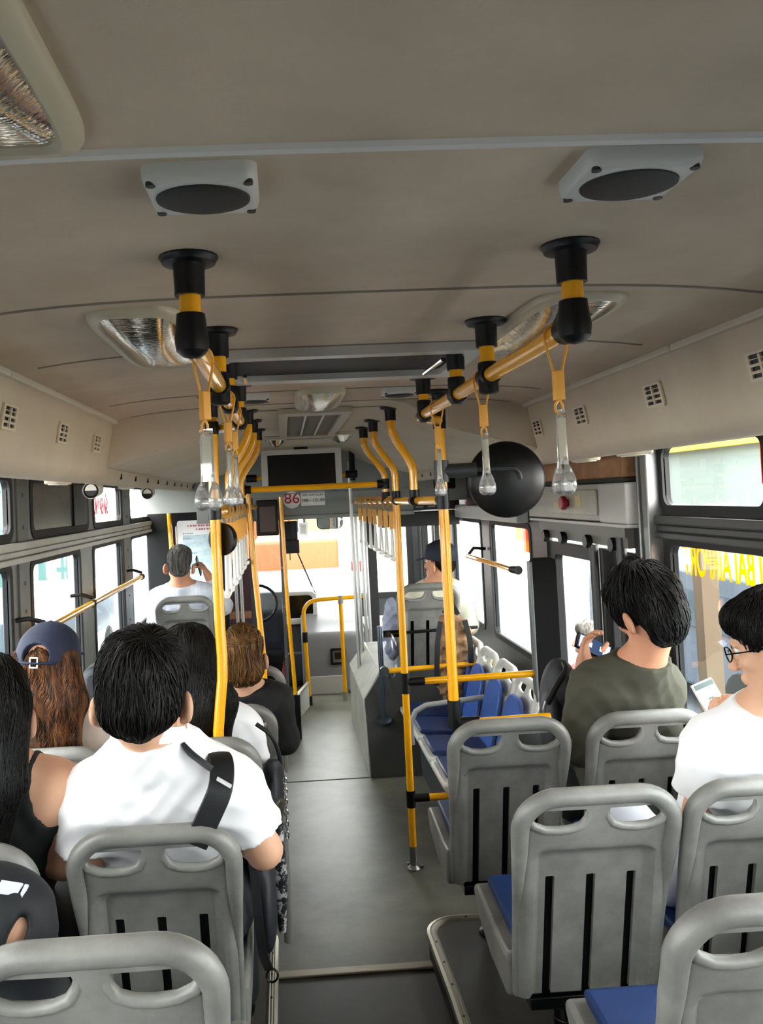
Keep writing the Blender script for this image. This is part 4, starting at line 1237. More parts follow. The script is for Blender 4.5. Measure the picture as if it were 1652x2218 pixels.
# ================================================================== PEOPLE
# bodies are grown from a distance field and skinned as one continuous surface
def surface_nets(F, org, h):
    s = F < 0
    nx, ny, nz = F.shape
    c = [s[i:nx - 1 + i, j:ny - 1 + j, k:nz - 1 + k] for i in (0, 1) for j in (0, 1) for k in (0, 1)]
    al = c[0].copy(); an = c[0].copy()
    for q in c[1:]:
        al &= q; an |= q
    cell = an & ~al
    idx = -np.ones(cell.shape, np.int64)
    I, J, K = np.nonzero(cell)
    m = len(I); idx[I, J, K] = np.arange(m)
    acc = np.zeros((m, 3)); cnt = np.zeros(m)
    cs = [(i, j, k) for i in (0, 1) for j in (0, 1) for k in (0, 1)]
    for a in range(8):
        for b in range(a + 1, 8):
            d = [cs[b][q] - cs[a][q] for q in range(3)]
            if sum(abs(v) for v in d) != 1: continue
            fa = F[I + cs[a][0], J + cs[a][1], K + cs[a][2]]; fb = F[I + cs[b][0], J + cs[b][1], K + cs[b][2]]
            x = (fa < 0) != (fb < 0)
            t = np.where(x, fa / np.where(fa == fb, 1, fa - fb), 0)
            p = np.stack([cs[a][q] + t * d[q] for q in range(3)], -1)
            acc[x] += p[x]; cnt[x] += 1
    V = (np.stack([I, J, K], -1) + acc / cnt[:, None]) * h + org
    Q = []
    for ax in range(3):
        sl0 = [slice(None)] * 3; sl1 = [slice(None)] * 3
        sl0[ax] = slice(0, -1); sl1[ax] = slice(1, None)
        a = s[tuple(sl0)]; b = s[tuple(sl1)]
        E_ = a != b
        o1, o2 = [(1, 2), (2, 0), (0, 1)][ax]
        G = np.array(np.nonzero(E_)).T
        ok = np.ones(len(G), bool)
        for q in (o1, o2):
            ok &= (G[:, q] > 0) & (G[:, q] < F.shape[q] - 1)
        G = G[ok]
        def cidx(d1, d2):
            g = G.copy(); g[:, o1] -= d1; g[:, o2] -= d2
            return idx[g[:, 0], g[:, 1], g[:, 2]]
        q4 = np.stack([cidx(1, 1), cidx(0, 1), cidx(0, 0), cidx(1, 0)], -1)
        fl = ~a[tuple(G.T)]
        q4[fl] = q4[fl][:, ::-1]
        Q.append(q4)
    return V, np.concatenate(Q)

def v3(p): return np.array(p, float)
class Field:
    def __init__(self, h):
        self.h = h; self.ops = []
    def cap(self, a, b, ra, rb=None, k=.02, sub=False, flat=False, sq=None):
        self.ops.append(('cap', v3(a), v3(b), ra, ra if rb is None else rb, k, sub, flat)); return self
    def ell(self, c, r, rot=None, k=.02, sub=False):
        self.ops.append(('ell', v3(c), v3(r), np.eye(3) if rot is None else np.array(rot), k, sub)); return self
    def cut(self, p, n, box=None):
        n = v3(n); self.ops.append(('cut', v3(p), n / np.linalg.norm(n), box)); return self
    def bounds(self):
        lo = []; hi = []
        for o in self.ops:
            if o[0] == 'cap' and not o[6]:
                r = max(o[3], o[4]); lo += [np.minimum(o[1], o[2]) - r]; hi += [np.maximum(o[1], o[2]) + r]
            if o[0] == 'ell' and not o[5]:
                r = max(o[2]); lo += [o[1] - r]; hi += [o[1] + r]
        return np.min(lo, 0) - .03, np.max(hi, 0) + .03
    def eval(self):
        lo, hi = self.bounds(); h = self.h
        n = np.ceil((hi - lo) / h).astype(int) + 1
        F = np.full(n, .08, np.float32)
        ax = [lo[i] + h * np.arange(n[i]) for i in range(3)]
        for o in self.ops:
            if o[0] == 'cut':
                _, p, nn, box = o
                sl = [slice(None)] * 3
                if box is not None:
                    for i in range(3):
                        a = int(np.clip(np.floor((box[0][i] - lo[i]) / h), 0, n[i])); b = int(np.clip(np.ceil((box[1][i] - lo[i]) / h), 0, n[i])); sl[i] = slice(a, b)
                X, Y, Z = np.meshgrid(ax[0][sl[0]], ax[1][sl[1]], ax[2][sl[2]], indexing='ij', sparse=True)
                d = (X - p[0]) * nn[0] + (Y - p[1]) * nn[1] + (Z - p[2]) * nn[2]
                F[tuple(sl)] = np.maximum(F[tuple(sl)], d)
                continue
            if o[0] == 'cap':
                _, a, b, ra, rb, k, sub, flat = o
                r = max(ra, rb); l = np.minimum(a, b) - r - .09; u = np.maximum(a, b) + r + .09
            else:
                _, c, rr, rot, k, sub = o
                r = max(rr); l = c - r - .09; u = c + r + .09
            sl = []
            for i in range(3):
                i0 = int(np.clip(np.floor((l[i] - lo[i]) / h), 0, n[i])); i1 = int(np.clip(np.ceil((u[i] - lo[i]) / h), 0, n[i])); sl.append(slice(i0, i1))
            X, Y, Z = np.meshgrid(ax[0][sl[0]], ax[1][sl[1]], ax[2][sl[2]], indexing='ij')
            if X.size == 0: continue
            if o[0] == 'cap':
                ab = b - a; L2 = max(ab @ ab, 1e-12)
                t = ((X - a[0]) * ab[0] + (Y - a[1]) * ab[1] + (Z - a[2]) * ab[2]) / L2
                tc = np.clip(t, 0, 1)
                d = np.sqrt((X - a[0] - tc * ab[0]) ** 2 + (Y - a[1] - tc * ab[1]) ** 2 + (Z - a[2] - tc * ab[2]) ** 2) - (ra + (rb - ra) * tc)
                if flat:
                    d = np.maximum(d, (t - 1) * math.sqrt(L2))
            else:
                P0, P1, P2 = X - c[0], Y - c[1], Z - c[2]
                q = [rot[0, i] * P0 + rot[1, i] * P1 + rot[2, i] * P2 for i in range(3)]
                k0 = np.sqrt((q[0] / rr[0]) ** 2 + (q[1] / rr[1]) ** 2 + (q[2] / rr[2]) ** 2)
                k1 = np.sqrt((q[0] / rr[0] ** 2) ** 2 + (q[1] / rr[1] ** 2) ** 2 + (q[2] / rr[2] ** 2) ** 2)
                d = k0 * (k0 - 1) / np.maximum(k1, 1e-9)
            sl = tuple(sl); A = F[sl]
            if sub:
                d = -d
                hh = np.clip(.5 - .5 * (A - d) / k, 0, 1)
                F[sl] = A * (1 - hh) + d * hh + k * hh * (1 - hh)
            else:
                hh = np.clip(.5 + .5 * (A - d) / k, 0, 1)
                F[sl] = A * (1 - hh) + d * hh - k * hh * (1 - hh)
        return F, lo
    def mesh(self, name, m, parent, wr=0.0, seed=1):
        F, lo = self.eval()
        if wr:
            X, Y, Z = np.meshgrid(*[lo[i] + self.h * np.arange(F.shape[i]) for i in range(3)], indexing='ij', sparse=True)
            a = np.sin(X * 21 + Z * 13 + seed + 1.6 * np.sin(Y * 17 + Z * 9)); b = np.sin(Z * 47 - X * 24 + Y * 11 + seed * 2.3 + 1.8 * np.sin(X * 19))
            c_ = np.sin(Z * 33 + X * 41 + seed + 2 * np.sin(Y * 23 + X * 7))
            F = F + (wr * (.5 * a + .6 * np.abs(b) + .45 * np.abs(c_) - .6)).astype(np.float32)
        V, Q = surface_nets(F, lo, self.h)
        if parent is not None:
            V = V - np.array(parent.location)
        return np_mesh(name, V, Q, m, parent)

def rotm(yaw=0, pitch=0, roll=0):
    """yaw: turn to the left, pitch: bow the head down, roll: tilt to the right (radians)"""
    return np.array((Matrix.Rotation(yaw, 3, 'Z') @ Matrix.Rotation(-pitch, 3, 'X') @ Matrix.Rotation(roll, 3, 'Y')))

skin1 = mat('skin_light', '#d9a889', .55, noise=.12, nscale=9, spec=.4)
skin2 = mat('skin_warm', '#cf9474', .55, noise=.12, nscale=9, spec=.4)
def hair_mat(name, c, c2, rough=.48):
    return mat(name, c, rough, col2=c2, nscale=17, stretch=(4, 4, .22), lo=.38, hi=.68, bump=.25, bscale=60, spec=.22)
hair_black = hair_mat('hair_black', '#120f0e', '#060505')
hair_soft = hair_mat('hair_soft_black', '#1c1817', '#090807')
hair_brown = hair_mat('hair_brown', '#7a4c2a', '#1a0f09')
hair_bob = hair_mat('hair_light_brown', '#8a6338', '#472d18')
hair_grey = hair_mat('hair_grey', '#8b8780', '#3a3835', .6)
eye_w = mat('eye_white', '#e6e2da', .3); eye_d = mat('eye_dark', '#1a120d', .2)
lip_m = mat('lips', '#b06a5c', .5)

def frame_pts(H, Rm, s):
    H = v3(H)
    return lambda x, y, z: H + s * (Rm @ np.array([x, y, z]))

def add_head(f, T, Rm, s, ears=True, k=.018):
    f.ell(T(0, -.006, .032), (.076 * s, .094 * s, .096 * s), Rm, k)
    f.ell(T(0, .030, -.040), (.060 * s, .062 * s, .080 * s), Rm, .03)
    f.ell(T(0, .050, -.092), (.030 * s, .026 * s, .022 * s), Rm, .03)
    f.cap(T(-.05, -.005, -.055), T(-.02, .045, -.092), .022 * s, .018 * s, .03)
    f.cap(T(.05, -.005, -.055), T(.02, .045, -.092), .022 * s, .018 * s, .03)
    f.cap(T(0, .088, .012), T(0, .112, -.030), .009 * s, .014 * s, .012)
    for q in (-1, 1):
        f.ell(T(q * .014, .104, -.034), (.009 * s, .010 * s, .008 * s), Rm, .01)
        f.cap(T(q * .014, .086, .026), T(q * .048, .076, .024), .010 * s, .008 * s, .015)
        f.ell(T(q * .033, .090, .008), (.017 * s, .012 * s, .011 * s), Rm, .008, True)
        f.ell(T(q * .045, .066, -.022), (.022 * s, .016 * s, .018 * s), Rm, .02)
        if ears:
            f.ell(T(q * .096, -.014, -.026), (.012 * s, .023 * s, .035 * s), Rm @ rotm(q * .45, .15, 0), .008)
            f.ell(T(q * .108, -.004, -.024), (.007 * s, .012 * s, .021 * s), Rm @ rotm(q * .45, .15, 0), .006, True)
            f.ell(T(q * .088, -.008, -.054), (.008 * s, .011 * s, .010 * s), Rm, .008)
    f.cap(T(-.016, .095, -.060), T(.016, .095, -.060), .0075 * s, .0075 * s, .01)
    f.cap(T(-.013, .093, -.071), T(.013, .093, -.071), .0085 * s, .0085 * s, .01)

def add_hand(f, W_, D, N, s, curl=.4, side=1, spread=.12, thumb=.5):
    """W_ wrist, D direction of the palm, N palm normal (palm side); fingers curl towards N"""
    D = v3(D) / np.linalg.norm(D); N = v3(N); N = N - D * (N @ D); N /= np.linalg.norm(N)
    X = np.cross(D, N) * side                      # towards the thumb side
    W_ = v3(W_)
    pl = .088 * s
    f.ell(W_ + D * pl * .55, (.040 * s, .050 * s, .016 * s), np.stack([X, D, N], 1), .012)
    f.cap(W_ - D * .01, W_ + D * .03 * s, .024 * s, .026 * s, .02)
    for i, (o, l) in enumerate(((.030, .072), (.010, .080), (-.010, .074), (-.029, .058))):
        p = W_ + D * pl * .92 + X * o * s
        d = D + X * spread * (1.5 - i) * .5; d /= np.linalg.norm(d)
        ang = 0
        for j, fr_ in enumerate((.45, .31, .24)):
            ang += curl * (.7 if j == 0 else 1.0)
            dd = d * math.cos(ang) + N * math.sin(ang)
            q = p + dd * l * s * fr_
            f.cap(p, q, (.0090 - .0007 * j) * s, (.0083 - .0009 * j) * s, .005)
            p = q
    p = W_ + D * .022 * s + X * .030 * s
    d = X * .75 + D * .75 + N * thumb; d /= np.linalg.norm(d)
    for j, l in enumerate((.042, .034, .026)):
        q = p + d * l * s
        f.cap(p, q, (.0125 - .0015 * j) * s, (.011 - .0015 * j) * s, .008)
        p = q; d = d + D * .35 + N * .25 * thumb; d /= np.linalg.norm(d)

def torso(f, N_, Pv, shL, shR, s, g=0.0, kk=.06):
    N_, Pv, shL, shR = map(v3, (N_, Pv, shL, shR))
    u = (shR - shL); u = u / np.linalg.norm(u)
    w = (N_ - Pv); w = w / np.linalg.norm(w)
    fw = np.cross(w, u); fw /= np.linalg.norm(fw)
    w2 = np.cross(u, fw)
    Rm = np.stack([u, fw, w2], 1)
    L = np.linalg.norm(N_ - Pv)
    half = np.linalg.norm(shR - shL) / 2
    f.ell(Pv + (N_ - Pv) * .70 + fw * .015 * s, (half * .84 + g, .105 * s + g, L * .34), Rm, kk)
    f.ell(Pv + (N_ - Pv) * .36 + fw * .015 * s, (half * .74 + g, .105 * s + g, L * .34), Rm, kk)
    f.ell(Pv + (N_ - Pv) * .05, (half * .80 + g, .125 * s + g, .13 * s), Rm, kk)
    for q in (shL, shR):
        f.cap(N_ + (q - N_) * .18 + w * .006 * s, q - (q - N_) * .10, .044 * s + g, .054 * s + g, .05)
        f.ell(q, (.060 * s + g,) * 3, None, .04)
        f.cap(q + w * -.03 * s - (q - N_) * .25, Pv + (N_ - Pv) * .45 + (q - N_) * .42, .075 * s + g, .07 * s + g, .05)
    return u, fw, w2, Rm

def strands(V, Q, rngl, n, dirfn, seg, step, r, lift, keep=None):
    """hair strands growing over a surface: thin tapering tubes, returned as verts/faces"""
    c = V[Q].mean(1)
    nrm = np.cross(V[Q[:, 2]] - V[Q[:, 0]], V[Q[:, 3]] - V[Q[:, 1]])
    ar = np.linalg.norm(nrm, axis=1); nrm /= ar[:, None] + 1e-12
    pick = rngl.choice(len(c), n, p=ar / ar.sum())
    p = c[pick] + rngl.normal(0, .002, (n, 3)); m = nrm[pick]
    from mathutils.bvhtree import BVHTree
    bvh = BVHTree.FromPolygons(V.tolist(), Q.tolist())
    P = [p]; g = p.copy(); mm = m.copy()
    jit = rngl.normal(0, .22, (n, 3))
    for i in range(seg):
        d = dirfn(g, mm) + jit
        d -= mm * (np.sum(d * mm, 1, keepdims=True))
        d /= np.linalg.norm(d, axis=1, keepdims=True) + 1e-9
        g = g + d * step
        up_ = lift * (.4 + math.sin(math.pi * (i + 1) / (seg + .5)))
        for q in range(n):
            loc, nn_, _, dist = bvh.find_nearest(g[q].tolist())
            if loc is None or dist > .03: continue
            nn_ = np.array(nn_)
            if nn_ @ mm[q] < 0: nn_ = -nn_
            mm[q] = nn_; g[q] = np.array(loc) + nn_ * up_
        P.append(g.copy())
    P = np.stack(P, 1)
    VV = []; FF = []
    k = 3
    T = np.gradient(P, axis=1); T /= np.linalg.norm(T, axis=2, keepdims=True) + 1e-9
    A = np.cross(T, m[:, None, :]); A /= np.linalg.norm(A, axis=2, keepdims=True) + 1e-9
    B_ = np.cross(T, A)
    S_ = seg + 1
    tap = np.array([r * (1 - (i / seg) ** 2 * .85) for i in range(S_)])
    ring = []
    for j in range(k):
        a = 2 * math.pi * j / k
        ring.append(P + (A * math.cos(a) * 1.6 + B_ * math.sin(a)) * tap[None, :, None])
    R_ = np.stack(ring, 2)            # n,S,k,3
    VV = R_.reshape(-1, 3)
    base = (np.arange(n) * S_ * k)[:, None, None]
    ii = np.arange(seg)[None, :, None] * k; jj = np.arange(k)[None, None, :]; j2 = (jj + 1) % k
    a0 = base + ii + jj; b0 = base + ii + j2; c0 = base + ii + k + j2; d0 = base + ii + k + jj
    FF = np.stack([a0, b0, c0, d0], -1).reshape(-1, 4)
    return VV, FF

def hair(parent, f, m, dirfn, n=1400, seg=6, step=.012, r=.0009, lift=.0015, name='hair', seed=1, noise_amp=.006, noise_s=28, tuft=None):
    F, lo = f.eval()
    h = f.h
    X, Y, Z = np.meshgrid(*[lo[i] + h * np.arange(F.shape[i]) for i in range(3)], indexing='ij', sparse=True)
    ph = seed * 1.7
    F = F + noise_amp * (np.sin(X * noise_s + ph + 2.1 * np.sin(Z * noise_s * .23 + ph)) * np.sin(Y * noise_s * .9 + 1.3 * ph + 1.7 * np.sin(Z * noise_s * .2)) +
                         .5 * np.sin(X * noise_s * 2.3 + ph * 2 + Z * noise_s * .3) * np.sin(Y * noise_s * 2.1 + ph)).astype(np.float32)
    V, Q = surface_nets(F, lo, h)
    rl = np.random.default_rng(seed)
    SV, SF = strands(V, Q, rl, n, dirfn, seg, step, r, lift)
    VV = np.concatenate([V, SV]); FF = np.concatenate([Q, SF + len(V)])
    if tuft:
        SV, SF = strands(V, Q, rl, tuft[0], dirfn, 5, step * 1.25, tuft[1], tuft[2])
        FF = np.concatenate([FF, SF + len(VV)]); VV = np.concatenate([VV, SV])
    VV = VV - np.array(parent.location)
    return np_mesh(name, VV, FF, m, parent)

def person(label, H, s, yaw, pitch, roll, N_, Pv, shL, shR, armL, armR, res=.0075, skin=None, top=None, top_g=.012, sleeve=None,
           neck_cut=None, trousers=None, handL=None, handR=None, shoes=None, face=True, ears=True, collar=None, group='passengers', top_hem=None, legs=True, floor=.1, kfwd=.44, neck=(.012, -.35), wrk=.004, toe=.17, stand=False):
    skin = skin or skin1
    t = thing('person', label, 'person', (Pv[0], Pv[1], floor), group)
    Rm = rotm(yaw, pitch, roll); T = frame_pts(H, Rm, s)
    f = Field(res)
    add_head(f, T, Rm, s, ears)
    N_ = v3(N_)
    f.cap(T(0, -.018, -.055), N_ + v3((0, 0, -.03)), .052 * s, .060 * s, .03)
    torso(f, N_, Pv, shL, shR, s, 0)
    for sh, arm, hd, q in ((shL, armL, handL, -1), (shR, armR, handR, 1)):
        el, wr = map(v3, arm)
        f.cap(sh, el, .048 * s, .040 * s, .03)
        f.cap(el, wr, .040 * s, .027 * s, .02)
        if hd is None:
            d = (wr - el) / np.linalg.norm(wr - el)
            hd = dict(D=d + v3((0, .3, -.2)), N=v3((0, .15, -1)), curl=.35)
        add_hand(f, wr, hd['D'], hd['N'], s, hd.get('curl', .4), side=hd.get('side', -q), thumb=hd.get('thumb', .5))
    if legs:
        Pv_ = v3(Pv)
        leg = []
        for q in (-1, 1):
            hip = Pv_ + v3((q * .085 * s, .03, -.03)); kn = Pv_ + v3((q * .11 * s, kfwd * s, .03)); kn = hip + v3((q * .01, .03, -.42 * s)) if stand else kn; an = v3((kn[0], kn[1] + .03, floor + .09 * s)); toe_ = an + v3((0, toe * s, -.055 * s))
            leg.append((hip, kn, an, toe_))
            f.cap(hip, kn, .078 * s, .056 * s, .03); f.cap(kn, an, .052 * s, .036 * s, .02); f.cap(an, toe_, .034 * s, .030 * s, .02)
    body = f.mesh('body', skin, t)
    # eyes
    if face:
        for q in (-1, 1):
            mb = MB(); c = T(q * .033, .0765, .008) - v3(t.location); mb.ell(c, (.0120 * s,) * 3); e = mb.build('eye', eye_w, t, angle=180)
            mb = MB(); c = T(q * .033, .0835, .007) - v3(t.location); mb.ell(c, (.0062 * s,) * 3); mb.build('iris', eye_d, e, angle=180)
    if top is not None:
        g = Field(res)
        torso(g, N_, Pv, shL, shR, s, top_g)
        for sh, arm in ((shL, armL), (shR, armR)):
            el, wr = map(v3, arm); sh = v3(sh)
            if sleeve == 'long':
                g.cap(sh, el, .056 * s + top_g, .050 * s + top_g, .03); g.cap(el, el + (wr - el) * .93, .050 * s + top_g, .036 * s + top_g * .6, .025, flat=True)
            elif sleeve == 'short':
                e2 = sh + (el - sh) * .66
                g.cap(sh, e2, .058 * s + top_g, .064 * s + top_g, .03, flat=True)
            elif sleeve == 'none':
                pass
        if True:
            g.cap(N_ + v3((0, -.005, -.02)), N_ + v3((0, -.01, .02)), .066 * s, .060 * s, .03)
        g.cap(T(0, -.018, -.055), N_ + v3((0, 0, -.03)), .052 * s + top_g * .5, .062 * s + top_g, .03)
        nz = neck[0]
        g.cut(N_ + v3((0, 0, nz)), (0, neck[1], 1), (N_ + v3((-.12, -.14, nz - .06)), N_ + v3((.12, .16, .3))))
        if collar:
            c0 = N_ + v3(collar[0])
            for k_ in range(22):
                a0 = 2 * math.pi * k_ / 22; a1 = 2 * math.pi * (k_ + 1) / 22
                pp = [c0 + v3((collar[1] * math.cos(a_), collar[1] * .92 * math.sin(a_), -.022 * math.sin(a_) - .004)) for a_ in (a0, a1)]
                for dz in (0, collar[2]):
                    g.cap(pp[0] + v3((0, 0, dz)), pp[1] + v3((0, 0, dz)), .0075, .0075, .006)
        if neck_cut is not None:
            for c in neck_cut:
                g.ell(c[0], c[1], None if len(c) < 3 else c[2], .006, True)
        if top_hem is not None:
            g.cut(top_hem, (0, 0, -1))
        g.mesh('top', top, t, wr=wrk, seed=int(abs(N_[0]) * 97))
    if legs and trousers is not None:
        g = Field(max(res, .008))
        Pv_ = v3(Pv)
        u_, fw_, w2_, Rm2 = torso(Field(.01), N_, Pv, shL, shR, s, 0)
        half = np.linalg.norm(v3(shR) - v3(shL)) / 2
        g.ell(Pv_, (half * .82, .135 * s, .12 * s), None, .04)
        for hip, kn, an, toe_ in leg:
            g.cap(hip, kn, .090 * s, .068 * s, .03); g.cap(kn, an, .064 * s, .052 * s, .03)
        g.mesh('trousers', trousers, t)
        g = Field(max(res, .008))
        for hip, kn, an, toe_ in leg:
            g.cap(an + v3((0, -.02, -.045)), toe_ + v3((0, .02, .0)), .040 * s, .036 * s, .02)
        g.mesh('shoes', shoes or blackp, t)
    return t, T, Rm

def down(g, m):
    d = np.zeros_like(g); d[:, 2] = -1; return d
def crown_dir(C, w=.6, swirl=.25):
    C = np.array(C)
    def fn(g, m):
        d = g - C; d /= np.linalg.norm(d, axis=1, keepdims=True) + 1e-9
        sw = np.stack([-d[:, 1], d[:, 0], np.zeros(len(d))], 1)
        d = d + swirl * sw; d[:, 2] -= w
        return d
    return fn

def short_hair(t, T, Rm, s, m, vol=1.0, nape=-.07, fringe=.0, n=1700, seed=1, r=.0009, cover_ears=False, crown=(0, -.05, .12), seg=5, step=.011, lift=.002, na=.005, tuft=None, ear_cut=1.0):
    f = Field(.006)
    f.ell(T(0, -.012, .046), (.084 * s * vol, .101 * s * vol, .096 * s * vol), Rm, .02)
    f.ell(T(0, -.050, .0 + nape * .35), (.070 * s * vol, .056 * s * vol, abs(nape) * s * .75 + .02 * s), Rm, .03)
    f.ell(T(0, .045, .085), (.066 * s * vol, .05 * s * vol, .040 * s * vol), Rm, .03)
    f.ell(T(0, .110, -.030 - fringe), (.080 * s, .062 * s, .085 * s), Rm, .012, True)
    if not cover_ears:
        for q in (-1, 1):
            f.ell(T(q * .096, .002, -.036), (.030 * s * ear_cut, .044 * s, .050 * s), Rm, .010, True)
            f.ell(T(q * .085, -.02, -.085), (.03 * s, .05 * s, .04 * s), Rm, .012, True)
    return hair(t, f, m, crown_dir(T(*crown)), n=n, seg=seg, step=step, r=r, lift=lift, seed=seed, noise_amp=na, tuft=tuft)

def long_hair(t, T, Rm, s, m, zend, width=.10, back=-.075, n=1800, seed=2, wave=0.0, r=.001, top=True, x0=0.0, step=.03, seg=8, fr=None, depth=.045, under=0.0):
    f = Field(.0065)
    c = T(0, 0, 0)
    f.ell(T(0, -.012, .040 - under), (.087 * s, .103 * s, (.096 - under) * s), Rm, .02)
    # curtain falling behind the shoulders (world vertical)
    for q in (-1, -.5, 0, .5, 1):
        a = T(q * .058, back + .02 * abs(q) + .02, .02)
        b = (c[0] + x0 + q * width * 1.0, c[1] + (back - .012) * s + .02 * abs(q), zend + .03 * abs(q) + .012 * math.sin(q * 9 + seed))
        mid = (np.array(a) * .5 + np.array(b) * .5) + v3((q * .012, -.006, 0))
        f.cap(a, mid, .042 * s, depth * s, .03); f.cap(mid, b, depth * s, .026 * s, .03)
    f.ell(T(0, .115, -.045), (.062 * s, .062 * s, .11 * s), Rm, .012, True)
    def dfn(g, mm):
        d = np.zeros_like(g); d[:, 2] = -1
        C = T(0, 0, .1)
        u_ = np.clip((g[:, 2] - C[2] + .10) / .10, 0, 1)[:, None]
        rad = g - C; rad /= np.linalg.norm(rad, axis=1, keepdims=True) + 1e-9
        d = d + rad * u_ * .8
        if wave:
            d[:, 0] += wave * np.sin(g[:, 2] * 38 + g[:, 0] * 60); d[:, 1] += wave * .5 * np.cos(g[:, 2] * 33)
        return d
    return hair(t, f, m, dfn, n=n, seg=seg, step=step, r=r, lift=.002, seed=seed, noise_amp=.005 if not wave else .009, noise_s=34)

def cap_hat(t, T, Rm, s, m, brim=True, back_open=True, tilt=0.0, z0=.018, strap_m=None):
    f = Field(.005)
    f.ell(T(0, -.008, .045), (.092 * s, .110 * s, .096 * s), Rm, .01)
    n_ = Rm @ v3((0, .10, -1))
    f.cut(T(0, 0, z0), n_)
    if back_open:
        f.ell(T(0, -.115, z0 + .020), (.040 * s, .05 * s, .040 * s), Rm, .003, True)
    if brim:
        for k in range(7):
            a = math.radians(-48 + 16 * k)
            f.cap(T(.06 * math.sin(a), .085, z0 + .012), T(.075 * math.sin(a), .10 + .072 * math.cos(a), z0 - .004), .0055 * s, .0050 * s, .006)
    F = f.mesh('cap', m, t)
    mb = MB(); off = v3(t.location)
    if back_open:
        pts = [T(.092 * math.sin(math.radians(a)), -.008 - .110 * math.cos(math.radians(a)), z0 + .004) - off for a in range(-40, 41, 8)]
        mb.tube(pts, .011 * s, 8, flat=.35); mb.build('strap', m, F)
        mb = MB(); c = T(.0, -.121, z0 + .006) - off; x_ = Rm @ v3((1, 0, 0)); z_ = Rm @ v3((0, 0, 1)); y_ = Rm @ v3((0, 1, 0))
        for (dx, dz, lx, lz) in ((-.011, 0, .0022, .016), (.011, 0, .0022, .016), (0, .014, .013, .0022), (0, -.014, .013, .0022)):
            mb.obox(c + (x_ * dx + z_ * dz) * s, x_ * lx * s, y_ * .003, z_ * lz * s)
        mb.build('buckle', steel, F)
    mb = MB(); c = T(0, -.008, .142) - off; mb.ell(c, (.008 * s, .008 * s, .005 * s)); mb.build('button', m, F)
    return F

white_cloth = mat('white_cotton', '#f2f2f4', .8, bump=.12, bscale=14)
black_cloth = mat('black_cotton', '#121214', .85, bump=.2, bscale=18)
trous_d = mat('dark_trousers', '#1c1d22', .85)

# --- man in the white polo
PY = 2.16
t, T, Rm = person('person in a white polo shirt with thick black hair and a black sling strap', (-.548, PY, 1.345), 1.17, .05, .16, .03,
    (-.537, 2.20, 1.225), (-.51, 2.48, .66), (-.718, 2.275, 1.045), (-.336, 2.275, 1.045),
    [(-.735, 2.30, .87), (-.60, 2.58, .80)], [(-.262, 2.30, .88), (-.36, 2.60, .80)], res=.0065, skin=skin1,
    top=white_cloth, sleeve='short', top_g=.014, neck=(.030, -.32), wrk=.006, kfwd=.28, trousers=trous_d)
short_hair(t, T, Rm, 1.17, hair_soft, vol=1.10, nape=-.060, fringe=.0, n=3600, seed=3, r=.0011, crown=(.02, -.065, .10), lift=.004, step=.011, seg=5, na=.006, tuft=(260, .0019, .006), ear_cut=1.35)
mb = MB(); cc = v3((-.541, 2.185, 1.222)) - v3(t.location); n_ = 32; V = []; F = []
for (r_, z_) in ((.095, -.006), (.098, .008), (.094, .036), (.089, .036), (.09, .0)):
    for k in range(n_):
        a = 2 * math.pi * k / n_
        V.append(cc + v3((r_ * math.cos(a), r_ * .90 * math.sin(a) - .20 * z_, z_ - .020 * math.sin(a))))
for i in range(5):
    for k in range(n_):
        l = (k + 1) % n_; j = (i + 1) % 5
        F.append((i * n_ + k, i * n_ + l, j * n_ + l, j * n_ + k))
mb.add(V, F); mb.build('collar', white_cloth, t, angle=60)
t = thing('sling_bag', 'black sling strap over the right shoulder of the man in the white polo', 'bag', (-.36, 2.15, 1.1))
def ribbon(mb, pts, wdir, w, th=.006):
    P = [Vector(p) for p in pts]
    for i in range(len(P) - 1):
        pass
    V = []; F = []
    n = len(P)
    for i in range(n):
        T_ = (P[min(i + 1, n - 1)] - P[max(i - 1, 0)]).normalized(); Wd = Vector(wdir[i] if isinstance(wdir[0], (tuple, list)) else wdir)
        Wd = (Wd - T_ * Wd.dot(T_)).normalized(); N_ = T_.cross(Wd).normalized()
        ww = w[i] if isinstance(w, (list, tuple)) else w
        for a, b in ((-1, -1), (1, -1), (1, 1), (-1, 1)):
            V.append(P[i] + Wd * ww * .5 * a + N_ * th * .5 * b)
    for i in range(n - 1):
        for k in range(4):
            l = (k + 1) % 4; F.append((i * 4 + k, i * 4 + l, (i + 1) * 4 + l, (i + 1) * 4 + k))
    F.append((3, 2, 1, 0)); F.append(tuple((n - 1) * 4 + k for k in range(4)))
    mb.add(V, F)
strap_black = mat('strap_black', '#15171a', .5, bump=.1, bscale=200)
def cr_path(pts, n=8):
    P = [v3(p) for p in pts]; out = []
    P = [2 * P[0] - P[1]] + P + [2 * P[-1] - P[-2]]
    for i in range(1, len(P) - 2):
        for k in range(n):
            u = k / n
            out.append(.5 * ((2 * P[i]) + (-P[i - 1] + P[i + 1]) * u + (2 * P[i - 1] - 5 * P[i] + 4 * P[i + 1] - P[i + 2]) * u * u + (-P[i - 1] + 3 * P[i] - 3 * P[i + 1] + P[i + 2]) * u ** 3))
    out.append(P[-2]); return [tuple(p) for p in out]
off = Vector((-.36, 2.15, 1.1))
pth = cr_path([(-.425, 2.112, .98), (-.385, 2.108, 1.055), (-.357, 2.118, 1.115), (-.356, 2.172, 1.160), (-.376, 2.24, 1.165), (-.405, 2.33, 1.10)])
mb = MB(); ribbon(mb, [Vector(p) - off for p in pth], (1, .1, -.15), .062, .012); s_ = mb.build('strap', strap_black, t, bevel=.003)
pth2 = cr_path([(-.452, 2.160, 1.215), (-.43, 2.150, 1.195), (-.405, 2.145, 1.175), (-.380, 2.145, 1.155)])
